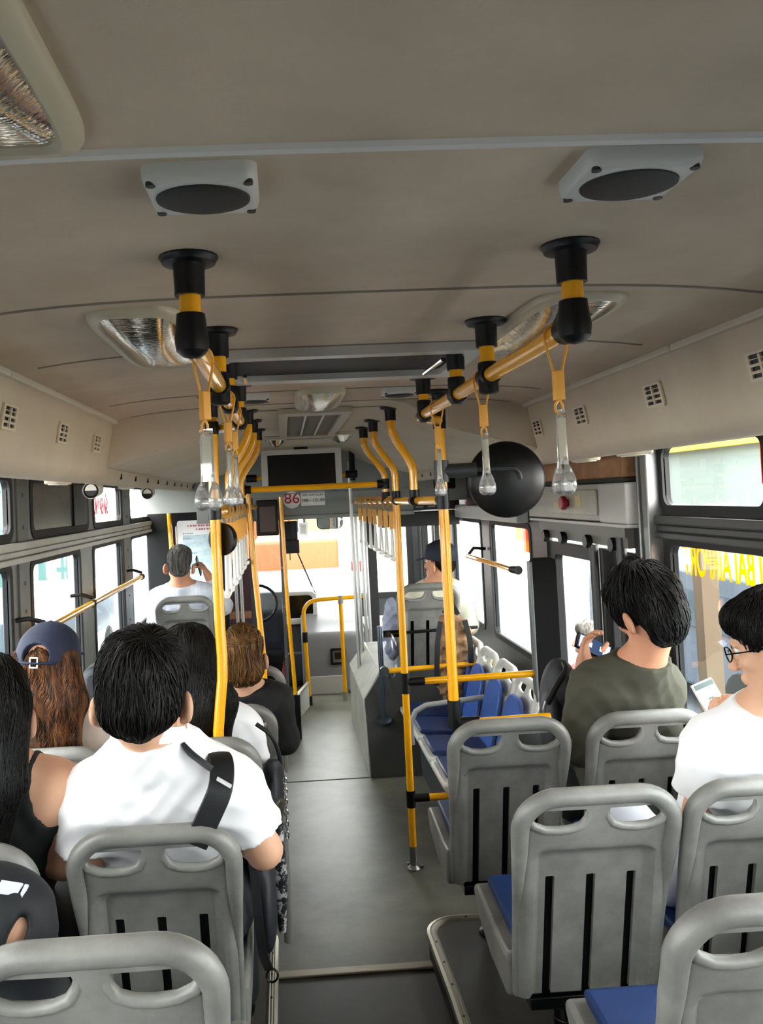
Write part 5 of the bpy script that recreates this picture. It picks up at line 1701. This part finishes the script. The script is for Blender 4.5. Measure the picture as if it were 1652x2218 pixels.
mb = MB(); ribbon(mb, [Vector(p) - off for p in pth2], (0.3, -1, .5), .030, .01); mb.build('strap', strap_black, t)
mb = MB(); mb.obox(Vector((-.346, 2.105, 1.132)) - off, (.017, .0, -.011), (0, .004, .001), (.0015, 0, .0025)); mb.build('stitch_mark', mat('stitch_white', '#c9c9c9', .5), s_)

# --- woman at the left edge
t, T, Rm = person('person with long straight black hair and a black sleeveless top, at the left edge', (-.945, 2.20, 1.315), 1.12, 0, .08, 0,
    (-.945, 2.22, 1.175), (-1.0, 2.44, .64), (-1.115, 2.27, 1.065), (-.805, 2.27, 1.085),
    [(-1.14, 2.32, .86), (-1.02, 2.60, .78)], [(-.80, 2.31, .88), (-.86, 2.60, .80)], res=.007, skin=skin1, kfwd=.28, top=black_cloth, sleeve='none', top_g=.006, trousers=trous_d,
    neck_cut=[((-.80, 2.27, 1.11), (.062, .13, .11)), ((-1.12, 2.27, 1.11), (.062, .13, .11)), ((-.95, 2.22, 1.20), (.10, .12, .055))])
long_hair(t, T, Rm, 1.12, hair_black, .90, width=.035, n=2600, seed=5, x0=-.025, step=.04, seg=9, depth=.042)

# --- person in the corner at the left, black top with an open shoulder
def corner_person():
    t, T, Rm = person('person in a black top with open slit and white patch at the shoulder', (-.98, 1.60, 1.32), 1.1, 0, .1, 0,
        (-.97, 1.60, 1.15), (-1.0, 1.80, .72), (-1.17, 1.64, 1.03), (-.72, 1.63, 1.06),
        [(-1.17, 1.70, .88), (-1.05, 1.95, .82)], [(-.705, 1.70, .86), (-.90, 1.95, .80)], res=.0065, skin=skin1, top=mat('black_jersey', '#101318', .75, bump=.15, bscale=20), sleeve='long', top_g=.014,
        neck_cut=[((-.690, 1.545, 1.040), (.018, .05, .066), rotm(0, 0, .30))], trousers=trous_d, floor=.205, kfwd=.20)
    short_hair(t, T, Rm, 1.1, hair_black, vol=1.05, n=500, seed=31)
    mb = MB(); c = Vector((-.703, 1.582, 1.136)) - Vector(t.location)
    mb.obox(c, (.018, .004, -.006), (.003, .010, .007), (0, -.0015, .002)); mb.obox(c + Vector((.0245, .005, -.009)), (.003, .0005, -.001), (.003, .010, .007), (0, -.0015, .002)); mb.build('white_patch', mat('patch_white', '#c8cad4', .6), t)
corner_person()

# --- woman in the blue cap
t, T, Rm = person('person in a blue cap with long wavy brown hair and a beige top', (-1.02, 3.00, 1.275), 1.12, -.12, .05, .06,
    (-1.025, 3.03, 1.125), (-1.01, 3.20, .62), (-1.165, 3.07, 1.01), (-.865, 3.07, 1.02),
    [(-1.19, 3.12, .82), (-1.05, 3.36, .78)], [(-.845, 3.12, .82), (-.93, 3.38, .78)], res=.0075, skin=skin1, top=mat('beige_cotton', '#b7a79a', .8, bump=.25, bscale=16), sleeve='long', top_g=.018, trousers=trous_d)
long_hair(t, T, Rm, 1.10, hair_brown, 1.01, width=.085, n=2600, seed=8, wave=.7, x0=.01, r=.0013, step=.028, seg=8, under=.02)
cap_hat(t, T, Rm, 1.16, mat('navy_cap', '#0d1935', .75, noise=.3, nscale=12, bump=.1, bscale=150), z0=.026)
mb = MB(); o3 = Vector(t.location)
pth = cr_path([(-1.13, 2.93, .98), (-1.07, 2.925, 1.06), (-1.0, 2.945, 1.12), (-.94, 3.0, 1.13)])
ribbon(mb, [Vector(p) - o3 for p in pth], (.7, -.2, -.6), .034, .005); b_ = mb.build('bag_strap', black_cloth, t)
mb = MB(); ribbon(mb, [Vector(p) + Vector((0, -.004, 0)) - o3 for p in pth], (.7, -.2, -.6), .022, .005); mb.build('strap_band', mat('strap_cream', '#c6a993', .7), b_)
mb = MB()
mb.tube([Vector(p) - o3 for p in cr_path([(-.93, 2.945, 1.06), (-.925, 2.93, 1.02), (-.935, 2.925, .97)])], .004, 6); mb.tube([Vector(p) - o3 for p in cr_path([(-.925, 2.945, 1.06), (-.895, 2.935, 1.02), (-.885, 2.935, .96)])], .004, 6)
mb.build('drawstring', mat('beige_cord', '#a8988c', .7), t)
t = thing('backpack', 'black backpack standing on the lap side right of the woman in the blue cap', 'bag', (-.93, 3.42, .80))
mb = MB(); mb.prism(rrect(-.075, -.2, .075, .40, .05), -.07, .07, 'xz'); mb.build('body', mat('black_nylon', '#1d2026', .6, bump=.15, bscale=30), t, bevel=.03)
mb = MB(); mb.tube(cr_path([(.0, 0, .39), (.03, 0, .47), (.07, 0, .46), (.085, 0, .36)]), .006, 8); mb.build('handle_loop', blackp, t)

# --- long-haired woman in white
t, T, Rm = person('person with long straight black hair and a white top, beside the thick yellow pole', (-.535, 3.04, 1.25), 1.12, -.05, .05, 0,
    (-.53, 3.06, 1.10), (-.49, 3.24, .62), (-.69, 3.10, .985), (-.365, 3.10, .985),
    [(-.71, 3.14, .80), (-.58, 3.36, .76)], [(-.335, 3.14, .80), (-.43, 3.38, .76)], res=.0075, skin=skin1, top=white_cloth, sleeve='short', top_g=.014, trousers=trous_d, kfwd=.26)
long_hair(t, T, Rm, 1.14, hair_black, .93, width=.085, n=2800, seed=11, x0=.03, step=.038, seg=9, depth=.055)
o3 = Vector(t.location)
mb = MB(); pth = cr_path([(-.36, 3.03, .93), (-.375, 3.015, 1.0), (-.40, 3.04, 1.065), (-.42, 3.1, 1.08)]); ribbon(mb, [Vector(p) - o3 for p in pth], (1, .2, 0), .016, .006); mb.build('bag_strap', strap_black, t)

# --- bob-haired woman
t, T, Rm = person('person with a light brown half-tied bob and a black top, in the fourth row', (-.388, 3.86, 1.12), 1.08, 0, .05, 0,
    (-.39, 3.89, .975), (-.43, 4.02, .54), (-.535, 3.92, .89), (-.245, 3.92, .89),
    [(-.55, 3.96, .70), (-.47, 4.16, .66)], [(-.215, 3.96, .70), (-.30, 4.18, .66)], res=.0075, skin=skin1, top=black_cloth, sleeve='long', top_g=.014, trousers=trous_d, floor=.0,
    neck_cut=[((-.39, 3.80, 1.005), (.075, .08, .06))])
def bob():
    f = Field(.006); s = 1.08
    f.ell(T(0, -.012, .040), (.088 * s, .102 * s, .094 * s), Rm, .02)
    f.ell(T(0, -.035, -.045), (.090 * s, .072 * s, .075 * s), Rm, .03)
    f.ell(T(0, -.085, .055), (.030 * s, .028 * s, .024 * s), Rm, .015)
    f.ell(T(0, .115, -.045), (.062 * s, .062 * s, .11 * s), Rm, .012, True)
    def dfn(g, mm):
        d = np.zeros_like(g); d[:, 2] = -1
        k = T(0, -.095, .055)
        top_ = (g[:, 2] > k[2])[:, None]
        to = k - g; to /= np.linalg.norm(to, axis=1, keepdims=True) + 1e-9
        d = np.where(top_, to, d); d[:, 0] += .35 * np.sin(g[:, 2] * 45 + g[:, 0] * 50)
        return d
    hair(t, f, hair_bob, dfn, n=2200, seg=6, step=.018, r=.0013, lift=.003, seed=14, noise_amp=.007, tuft=(170, .0028, .006))
bob()
# things hanging in the aisle beside the left seats
t = thing('shoulder_bag', 'black shoulder bag hanging beside the third-row seat, over the aisle', 'bag', (-.235, 2.98, .80))
f = Field(.009); f.ell((-.245, 3.02, .78), (.032, .12, .12), None, .03); f.cap((-.25, 2.96, .90), (-.25, 3.04, .84), .022, .035, .04); f.mesh('body', mat('black_nylon', '#1d2026', .6), t)
mb = MB(); mb.tube([Vector(p) - Vector(t.location) for p in cr_path([(-.30, 2.98, 1.04), (-.25, 2.97, 1.0), (-.225, 2.99, .93), (-.22, 3.03, .84)])], .008, 8); mb.build('strap', strap_black, t)
mb = MB()
for k in range(12):
    p = Vector((-.205, 2.84, .90 - .018 * k)) - Vector(t.location)
    mb.tube([p + Vector((.006 * math.cos(a * .785), .0, .012 * math.sin(a * .785))) if k % 2 else p + Vector((0, .006 * math.cos(a * .785), .012 * math.sin(a * .785))) for a in range(8)], .0022, 6, closed=True)
mb.build('chain', chrome, t)
t = thing('backpack', 'black backpack with dangling strap and ring beside the white polo shirt passenger', 'bag', (-.26, 2.55, .62))
f = Field(.009); f.ell((-.285, 2.64, .72), (.042, .13, .17), None, .03); f.ell((-.27, 2.54, .60), (.030, .07, .12), None, .03); f.mesh('body', mat('black_nylon', '#1d2026', .6, bump=.15, bscale=30), t)
mb = MB(); pth = cr_path([(-.30, 2.45, .76), (-.292, 2.44, .62), (-.285, 2.46, .52), (-.272, 2.52, .44)]); ribbon(mb, [Vector(p) - Vector(t.location) for p in pth], (1, 0, 0), .026, .006); mb.build('strap', strap_black, t)
mb = MB(); c = Vector((-.264, 2.53, .415)) - Vector(t.location); mb.tube([c + Vector((.017 * math.cos(a * .524), .004 * math.sin(a * .524), .017 * math.sin(a * .524))) for a in range(12)], .0035, 8, closed=True); mb.build('ring', blackg, t)
t = thing('patterned_umbrella', 'folded dark umbrella with a pale pattern and a steel tip beside the left aisle seat', 'umbrella', (-.235, 2.75, .5))
mb = MB(); mb.tube([(0, .10, -.12), (0, .06, .05), (.0, .0, .28)], [.012, .026, .018], 12); mb.build('canopy', mat('umbrella_pattern', '#c9c9cc', .7, col2='#14161c', nscale=38, lo=.5, hi=.56), t)
mb = MB(); mb.tube([(0, .0, .28), (.008, -.02, .33), (.02, -.03, .36)], [.012, .018, .010], 10); mb.build('handle', mat('umbrella_handle', '#5c574a', .3, .5), t)
t = thing('seat_armrest', 'grey vertical armrest tube on the aisle side of the third-row seat', 'armrest', (-.225, 3.30, .55))
mb = MB(); mb.tube(cr_path([(.0, 0.02, -.45), (0, .02, -.1), (0, .02, .15), (0, 0, .21), (-.03, .0, .22)]), .017, 12); mb.build('tube', mat('armrest_grey', '#a3a39f', .4), t)

# --- grey-haired man on the phone
t, T, Rm = person('person with short grey hair in a pale striped shirt holding a phone to the ear', (-.985, 6.42, 1.365), 1.12, -.05, .05, .05,
    (-.985, 6.44, 1.215), (-.94, 6.55, .80), (-1.17, 6.47, 1.10), (-.80, 6.47, 1.12),
    [(-1.20, 6.52, .88), (-1.06, 6.75, .84)], [(-.675, 6.55, 1.02), (-.775, 6.53, 1.245)], res=.0065, skin=skin2,
    top=mat('pale_shirt', '#e4e7f0', .8, col2='#cfd6e6', nscale=3, stretch=(14, .2, .2), lo=.45, hi=.55), sleeve='long', top_g=.014, trousers=trous_d, floor=.45, kfwd=.2, toe=.05,
    handR=dict(D=(-.45, -.25, 1), N=(-1, .15, -.2), curl=.55, thumb=.6, side=-1))
short_hair(t, T, Rm, 1.12, hair_grey, vol=.99, nape=-.055, n=1500, seed=17, na=.003, lift=.001)
t = thing('smartphone', 'black phone held at the ear of the grey-haired man', 'phone', (-.850, 6.50, 1.345))
mb = MB(); mb.obox((0, 0, 0), (.005, 0, 0), (0, .034, .012), (-.015, -.012, .068)); mb.build('body', blackg, t, bevel=.004)

# --- man in the navy cap
t, T, Rm = person('person in a dark navy cap and cream shirt, in the front right seat', (.935, 5.97, 1.325), 1.12, .75, .0, .0,
    (.945, 5.99, 1.18), (.82, 6.12, .86), (.765, 6.0, 1.07), (1.10, 6.02, 1.06),
    [(.72, 6.05, .86), (.80, 6.3, .84)], [(1.14, 6.06, .85), (1.02, 6.3, .84)], res=.0075, skin=skin2, top=mat('cream_shirt', '#d8d3bb', .8, noise=.15, nscale=8), sleeve='long', top_g=.016, trousers=trous_d, floor=.62, kfwd=.40)
short_hair(t, T, Rm, 1.10, hair_black, vol=.97, nape=-.05, n=500, seed=19, na=.002)
cap_hat(t, T, Rm, 1.16, mat('dark_navy_cap', '#141c2e', .75), back_open=False, z0=.018)
t = thing('backpack', 'tan backpack with black straps standing on the farthest bench seat', 'bag', (.885, 5.40, .46))
f = Field(.009); f.ell((.885, 5.42, .66), (.125, .10, .22), None, .03); f.ell((.895, 5.42, .88), (.115, .085, .16), None, .05); f.ell((.86, 5.33, .62), (.08, .05, .12), None, .02); f.mesh('body', mat('tan_canvas', '#a9825c', .75, col2='#6d4f35', nscale=14), t, wr=.022, seed=4)
mb = MB()
for pth in (cr_path([(.80, 5.33, 1.0), (.77, 5.31, .85), (.75, 5.30, .60)]), cr_path([(.96, 5.34, 1.0), (.985, 5.33, .85), (.98, 5.33, .60)]), cr_path([(.84, 5.40, 1.04), (.88, 5.38, 1.10), (.93, 5.40, 1.03)])):
    ribbon(mb, [Vector(p) - Vector(t.location) for p in pth], (1, 0, .2), .032, .012)
mb.build('strap', strap_black, t)
t = thing('draped_cloth', 'pale grey-blue cloth bundled beside the front right seat, behind the full-length yellow pole', 'jacket', (.575, 5.95, .62))  # cloth lump standing in for a passenger's sleeve
f = Field(.008); f.ell((.575, 5.95, .98), (.055, .06, .12), None, .03); f.ell((.555, 5.93, .82), (.065, .07, .18), None, .04); f.mesh('cloth', mat('cloth_greyblue', '#a8abc0', .85, noise=.35, nscale=12, bump=.4, bscale=14), t, wr=.016)

# --- man in the olive sweater
SO = 1.15
t, T, Rm = person('person with bushy black hair in an olive sweater looking down at a phone', (1.115, 2.95, 1.372), SO, .30, .42, -.12,
    (1.11, 2.99, 1.185), (1.03, 3.26, .64), (.945, 3.05, 1.07), (1.185, 3.05, 1.07),
    [(.880, 3.03, .89), (.965, 3.20, 1.115)], [(1.20, 3.08, .88), (1.09, 3.26, 1.03)], res=.006, skin=skin2,
    top=mat('olive_knit', '#464538', .9, bump=.2, bscale=16, noise=.12, nscale=7), sleeve='long', top_g=.020, trousers=trous_d,
    neck=(.018, -.35), wrk=.006,
    handL=dict(D=(.12, .10, 1), N=(.75, -.5, .1), curl=.55, thumb=.7, side=1), handR=dict(D=(-.3, .2, .8), N=(-.4, -.6, .3), curl=.5, side=-1))
short_hair(t, T, Rm, SO, hair_black, vol=1.12, nape=-.085, fringe=.02, n=3400, seed=23, r=.0012, lift=.006, step=.013, seg=6, na=.009, tuft=(380, .0022, .008))
t = thing('smartphone', 'black phone with a lit message list held by the man in the olive sweater', 'phone', (1.02, 3.235, 1.195))
X_ = Vector((.075, .02, -.038)); Y_ = Vector((.020, .028, .030)).normalized() * .036; N_ = X_.cross(Y_).normalized()
mb = MB(); mb.obox((0, 0, 0), X_, Y_, N_ * .005); mb.build('body', blackg, t, bevel=.003)
sgn = -1 if N_.y > 0 else 1
mb = MB(); mb.obox(N_ * (.0056 * sgn), X_ * .92, Y_ * .90, N_ * .0004); sc = mb.build('screen', mat('phone_screen_dark', '#20304a', .2, emit=.6), t)
mb = MB()
for k, (x0, x1) in enumerate(((-.85, -.60), (-.50, -.15), (.30, .42), (.5, .85))):
    mb.obox(N_ * (.0062 * sgn) + X_ * ((x0 + x1) / 2), X_ * ((x1 - x0) / 2), Y_ * (.75 if k in (0, 3) else .3), N_ * .0003)
mb.build('message_block', mat('phone_screen_light', '#a9bcd6', .2, emit=1.0), sc)
t = thing('backpack', 'dark grey backpack on the lap of the man in the olive sweater', 'bag', (.83, 3.30, .60))
f = Field(.008); f.ell((.925, 3.38, .94), (.085, .10, .19), None, .03); f.ell((.86, 3.30, .86), (.05, .08, .15), None, .03); f.mesh('body', mat('charcoal_nylon', '#2c2e33', .6, bump=.2, bscale=25), t)
mb = MB(); mb.tube([Vector(p) - Vector(t.location) for p in cr_path([(.82, 3.22, .99), (.87, 3.25, 1.05), (.92, 3.28, 1.10), (.93, 3.33, 1.12)])], .012, 10); mb.build('strap', strap_black, t)
mb = MB(); mb.tube([Vector(p) - Vector(t.location) for p in cr_path([(.815, 3.22, 1.0), (.805, 3.22, .96), (.82, 3.21, .91)])], .006, 8); mb.build('zip_pull', steel, t)

# --- man with glasses
t, T, Rm = person('person with glasses and short black hair in a white T-shirt looking at a phone', (1.155, 2.23, 1.372), 1.10, .85, .30, .0,
    (1.16, 2.29, 1.185), (1.07, 2.52, .66), (1.02, 2.34, 1.055), (1.195, 2.34, 1.055),
    [(.99, 2.38, .87), (1.145, 2.56, 1.01)], [(1.20, 2.42, .85), (1.17, 2.62, .78)], res=.006, skin=skin1, top=white_cloth, sleeve='short', top_g=.016, trousers=mat('pale_shorts', '#d8dbe6', .8), kfwd=.26,
    handL=dict(D=(.25, .25, 1), N=(.3, -1, .2), curl=.5, thumb=.6, side=1), handR=dict(D=(-.4, .6, -.1), N=(0, .1, -1), curl=.4))
short_hair(t, T, Rm, 1.10, hair_black, vol=1.02, nape=-.06, fringe=-.005, n=2600, seed=27, r=.0010, lift=.003, na=.004, tuft=(160, .0016, .004), ear_cut=1.5)
mb = MB(); o3 = v3(t.location)
for q in (-1, 1):
    mb.tube([T(q * .034 + .024 * math.cos(a * .393), .107 - .004 * abs(math.cos(a * .393)), .004 + .019 * math.sin(a * .393)) - o3 for a in range(16)], .0022, 6, closed=True)
    mb.tube([T(q * .058, .104, .008) - o3, T(q * .079, .07, .008) - o3, T(q * .086, .0, .004) - o3, T(q * .088, -.02, -.01) - o3], .0022, 6)
mb.tube([T(-.011, .108, .008) - o3, T(0, .112, .011) - o3, T(.011, .108, .008) - o3], .002, 6)
mb.build('glasses', blackg, t)
t = thing('smartphone', 'pale phone with a mint screen in the hand of the man with glasses', 'phone', (1.185, 2.64, 1.105))
X_ = Vector((.041, .013, .009)); Y_ = Vector((-.030, .022, .073)); N_ = X_.cross(Y_).normalized()
mb = MB(); mb.obox((0, 0, 0), X_, Y_, N_ * .004); mb.build('body', mat('phone_white', '#d8d6cc', .3), t, bevel=.003)
sgn = -1 if N_.y > 0 else 1
mb = MB(); mb.obox(N_ * (.0046 * sgn), X_ * .92, Y_ * .95, N_ * .0004); sc = mb.build('screen', mat('phone_mint', '#bfe9e2', .2, emit=.9), t)
mb = MB(); mb.obox(N_ * (.0052 * sgn) + Y_ * .84, X_ * .9, Y_ * .10, N_ * .0003); mb.obox(N_ * (.0052 * sgn) + Y_ * .3, X_ * .25, Y_ * .04, N_ * .0003); mb.build('status_bar', mat('phone_bar', '#23403f', .3), sc)

# --- passer-by outside the middle door
t, T, Rm = person('person with grey hair in a pink shirt standing outside, seen through the middle door', (2.01, 6.0, .70), 1.05, 1.2, 0, 0,
    (2.01, 5.98, .55), (2.01, 5.98, .02), (1.86, 5.98, .44), (2.16, 5.98, .44),
    [(1.83, 6.0, .18), (1.85, 6.08, -.06)], [(2.19, 6.0, .18), (2.17, 6.08, -.06)], res=.010, skin=skin2, top=mat('pink_shirt', '#8a4f4a', .8), sleeve='short', trousers=trous_d, floor=-.95, stand=True, group='people outside')
short_hair(t, T, Rm, 1.05, hair_grey, n=300, seed=41)

# ================================================================== OUTSIDE
road_m = mat('asphalt', '#63686e', .8, col2='#575b61', nscale=1.2)
mb = MB(); mb.box((-30, -20, -1.0), (30, 70, -.95)); struct('road', mb, road_m)
mb = MB(); mb.box((-2.1, 8, -.949), (-1.98, 60, -.945)); mb.box((3.3, -10, -.949), (3.42, 60, -.945)); struct('road_line', mb, white)
mb = MB(); mb.box((6.5, -20, -.96), (30, 70, -.80)); struct('pavement', mb, mat('paving', '#b9b4aa', .8))

def building(x0, x1, y0, y1, h, m, label, face, rows=3, cols=4, name='building', winm=None, band=None, awn=None):
    t = thing(name, label, 'building', ((x0 + x1) / 2, (y0 + y1) / 2, -.95), 'buildings along the street')
    hx, hy = (x1 - x0) / 2, (y1 - y0) / 2
    mb = MB(); mb.box((-hx, -hy, 0), (hx, hy, h)); mb.build('walls', m, t)
    winm = winm or mat('shop_glass', '#3f5c5e', .15)
    xf = hx * face
    for r_ in range(rows):
        for c in range(cols):
            yc = -hy + (c + .5) * 2 * hy / cols; zc = 1.5 + r_ * (h - 1.6) / rows
            mb = MB(); w_ = hy / cols * .62
            mb.box((xf - .05 * face, yc - w_, zc - .55), (xf + .06 * face, yc + w_, zc + .75)); mb.build('window', winm, t, smooth=False)
    if band:
        mb = MB(); mb.box((xf, -hy * .95, band[0]), (xf + .25 * face, hy * .95, band[1])); mb.build('sign_band', band[2], t)
    if awn:
        mb = MB(); mb.prism([(xf, 2.6), (xf + .9 * face, 2.25), (xf + .9 * face, 2.2), (xf, 2.5)], -hy * .9, hy * .9, 'xz'); mb.build('awning', awn, t)
    return t
sig_y = mat('sign_yellow', '#c9a800', .5); sig_w = mat('facade_white', '#e9e7e2', .7); sig_t = mat('facade_teal', '#4d7a76', .6); sig_c = mat('facade_cream', '#e6dcb4', .7)
sig_r = mat('sign_redfac', '#8a1f1a', .5); sig_o = mat('facade_orange', '#9a4a20', .6)
building(9.0, 13.0, 4.5, 9.5, 9, sig_w, 'white shop house with a yellow sign band seen through the right top window', -1, 3, 4, band=(3.7, 4.4, sig_y))
building(9.0, 13.0, 9.6, 14.0, 10, sig_t, 'grey-green shop house farther along on the right', -1, 3, 3, band=(3.4, 4.2, sig_y))
building(9.0, 13.0, 14.2, 22.0, 8, mat('facade_deep_teal', '#4a5855', .6), 'grey-green shop house with white panels under a yellow sign, far on the right', -1, 2, 4, band=(3.45, 3.75, sig_y), winm=sig_w)
building(9.0, 13.0, 22.4, 30.0, 9, sig_w, 'pale shop house at the far right end of the street', -1, 2, 4)
building(-13.0, -9.0, 8.0, 14.0, 9, sig_w, 'white shop house with brown lettering panels seen through the left windows', 1, 2, 3, winm=mat('panel_tan', '#8a6c50', .6))
building(-13.0, -9.0, 14.2, 22.0, 8, sig_w, 'white shop house with a bright yellow sign, seen through the third left window', 1, 2, 3, band=(2.2, 3.4, sig_y))
building(-13.0, -9.0, 22.3, 34.0, 9, sig_t, 'teal shop house at the far left end of the street', 1, 3, 4, winm=mat('panel_teal', '#24606c', .4))
building(-6.0, 0.4, 40.0, 46.0, 7, sig_o, 'orange building at the end of the road, left of centre', 1, 2, 3)
building(.8, 7.0, 40.0, 46.0, 8, mat('facade_sand', '#6d6650', .7), 'cream building at the end of the road, right of centre', 1, 2, 3)

def vehicle(name, label, cat, c, L, Wd, H, m, zw=.55, stripe=None, glass_z=(.5, .85)):
    t = thing(name, label, cat, (c[0], c[1], -.95), None)
    mb = MB(); mb.prism([(-L / 2, .35), (L / 2, .35), (L / 2, H * .55), (L / 2 - .12, H), (-L / 2 + .08, H), (-L / 2, H * .6)], -Wd / 2, Wd / 2, 'yz'); mb.build('body', m, t, bevel=.06)
    gm = mat('vehicle_glass', '#46545c', .12)
    mb = MB(); mb.box((-Wd / 2 + .12, -L / 2 - .015, H * glass_z[0]), (Wd / 2 - .12, -L / 2 + .05, H * glass_z[1])); mb.build('rear_window', gm, t)
    for s in (-1, 1):
        mb = MB(); mb.box((s * Wd / 2 - .02, -L / 2 + .3, H * glass_z[0]), (s * Wd / 2 + .015, L / 2 - .4, H * glass_z[1])); mb.build('side_window', gm, t)
        for y in (-L / 2 + .8, L / 2 - .9):
            mb = MB(); mb.lathe([(.36, -.12), (.38, -.08), (.38, .08), (.36, .12)], (s * (Wd / 2 - .1), y, .36), (1, 0, 0), n=20); mb.build('wheel', blackp, t)
        mb = MB(); mb.box((s * Wd * .38 - .12, -L / 2 - .02, H * .3), (s * Wd * .38 + .12, -L / 2 + .02, H * .38)); mb.build('tail_lamp', redp, t)
    if stripe:
        mb = MB(); mb.box((-Wd / 2 + .05, -L / 2 - .02, H * .26), (Wd / 2 - .05, -L / 2 + .02, H * .46)); mb.build('stripe', stripe, t)
    return t
vehicle('van', 'orange and dark red van ahead, seen through the windscreen', 'van', (.0, 17.5), 4, 1.6, 2.0, sig_o, stripe=mat('bus_maroon', '#521a18', .5), glass_z=(.50, .72))
vehicle('truck', 'cream truck ahead right of the orange van', 'truck', (2.4, 23.0), 6, 2.4, 3.2, sig_c, glass_z=(.75, .85))
vehicle('car', 'silver car close ahead of the bus', 'car', (.1, 13.2), 4.2, 1.75, 1.5, mat('car_silver', '#5c6065', .35, .2))
vehicle('car', 'white car passing by the left windows', 'car', (-4.2, 13.5), 4.2, 1.75, 1.5, white)
vehicle('van', 'blue-grey van standing beside the right windows', 'bus', (5.4, 10.4), 5.2, 1.7, 1.75, mat('vehicle_bluegrey', '#4a525d', .5), glass_z=(.62, .86))
t = thing('street_post', 'tan wooden street post seen through the right lower window', 'post', (3.2, 6.6, -.95), None)
mb = MB(); mb.box((-.07, -.07, 0), (.07, .07, 2.45)); mb.build('shaft', mat('post_tan', '#5c4a36', .7), t)
t = thing('red_flag', 'red flag hanging outside the farthest left window', 'flag', (-4.0, 14.0, 2.2))
mb = MB(); mb.prism([(-.05, .5), (.35, .45), (.3, -.4), (-.05, -.5)], -.01, .01, 'xz'); mb.build('cloth', mat('flag_red', '#c8202c', .7), t)
mb = MB(); mb.tube([(-.06, 0, -3.1), (-.06, 0, .6)], .03, 8); mb.build('staff', steel, t)

# ---- lettering stuck on the windows (reads from outside)
ly = film_mat('sticker_yellow_letters', '#ffc810'); sheet_f = film_mat('white_sheet_film', '#f0f0f0'); red_f = film_mat('red_letter_film', '#d02030'); or_f = film_mat('orange_film', '#f0a030')
t = thing('window_lettering', 'yellow mirrored window lettering on the right lower window', 'lettering', (1.335, 2.78, 1.53))
text('NỘI BÀI AIRPORT', .165, ly, t, (0, .32, 0), (math.pi / 2, 0, math.pi / 2), 'letters', sx=.50, align='RIGHT', bold=.002)
t = thing('window_lettering', 'red mirrored lettering on a white sheet on the third left top window', 'lettering', (-1.335, 5.28, 1.835))
mb = MB(); mb.box((-.004, -.36, -.10), (-.002, .36, .10)); mb.build('sheet', sheet_f, t)
text('SÂN BAY NỘI BÀI', .15, red_f, t, (.004, 0, 0), (math.pi / 2, 0, -math.pi / 2), 'letters', sx=.46, bold=.0015)
t = thing('window_sticker', 'red and yellow notice sticker at the right end of the right top window', 'sticker', (1.335, 2.515, 1.86))
mb = MB(); mb.box((0, -.03, -.05), (.003, .035, .08)); mb.build('red_ground', red_f, t)
mb = MB(); mb.box((-.002, -.025, -.01), (.0, .03, .065)); mb.build('yellow_field', ly, t)
t = thing('window_panel', 'dark smoked board filling the second left top window', 'panel', (-1.325, 4.31, 1.85))
mb = MB(); mb.box((0, -.52, -.12), (.02, .52, .12)); mb.build('board', mat('smoked_board', '#5b554e', .3, col2='#2a2724', nscale=2), t)
mb = MB(); mb.box((.02, .22, -.115), (.03, .52, .115)); mb.build('black_edge', blackp, t)
t = thing('yellow_sticker', 'yellow and orange sticker at the top of the side window ahead of the door', 'sticker', (1.337, 5.1, 1.53))
mb = MB(); mb.box((0, -.16, -.03), (.003, .30, .06)); mb.build('sheet', ly, t)
mb = MB(); mb.box((-.002, -.05, -.10), (.001, .12, .055)); mb.build('patch', or_f, t)
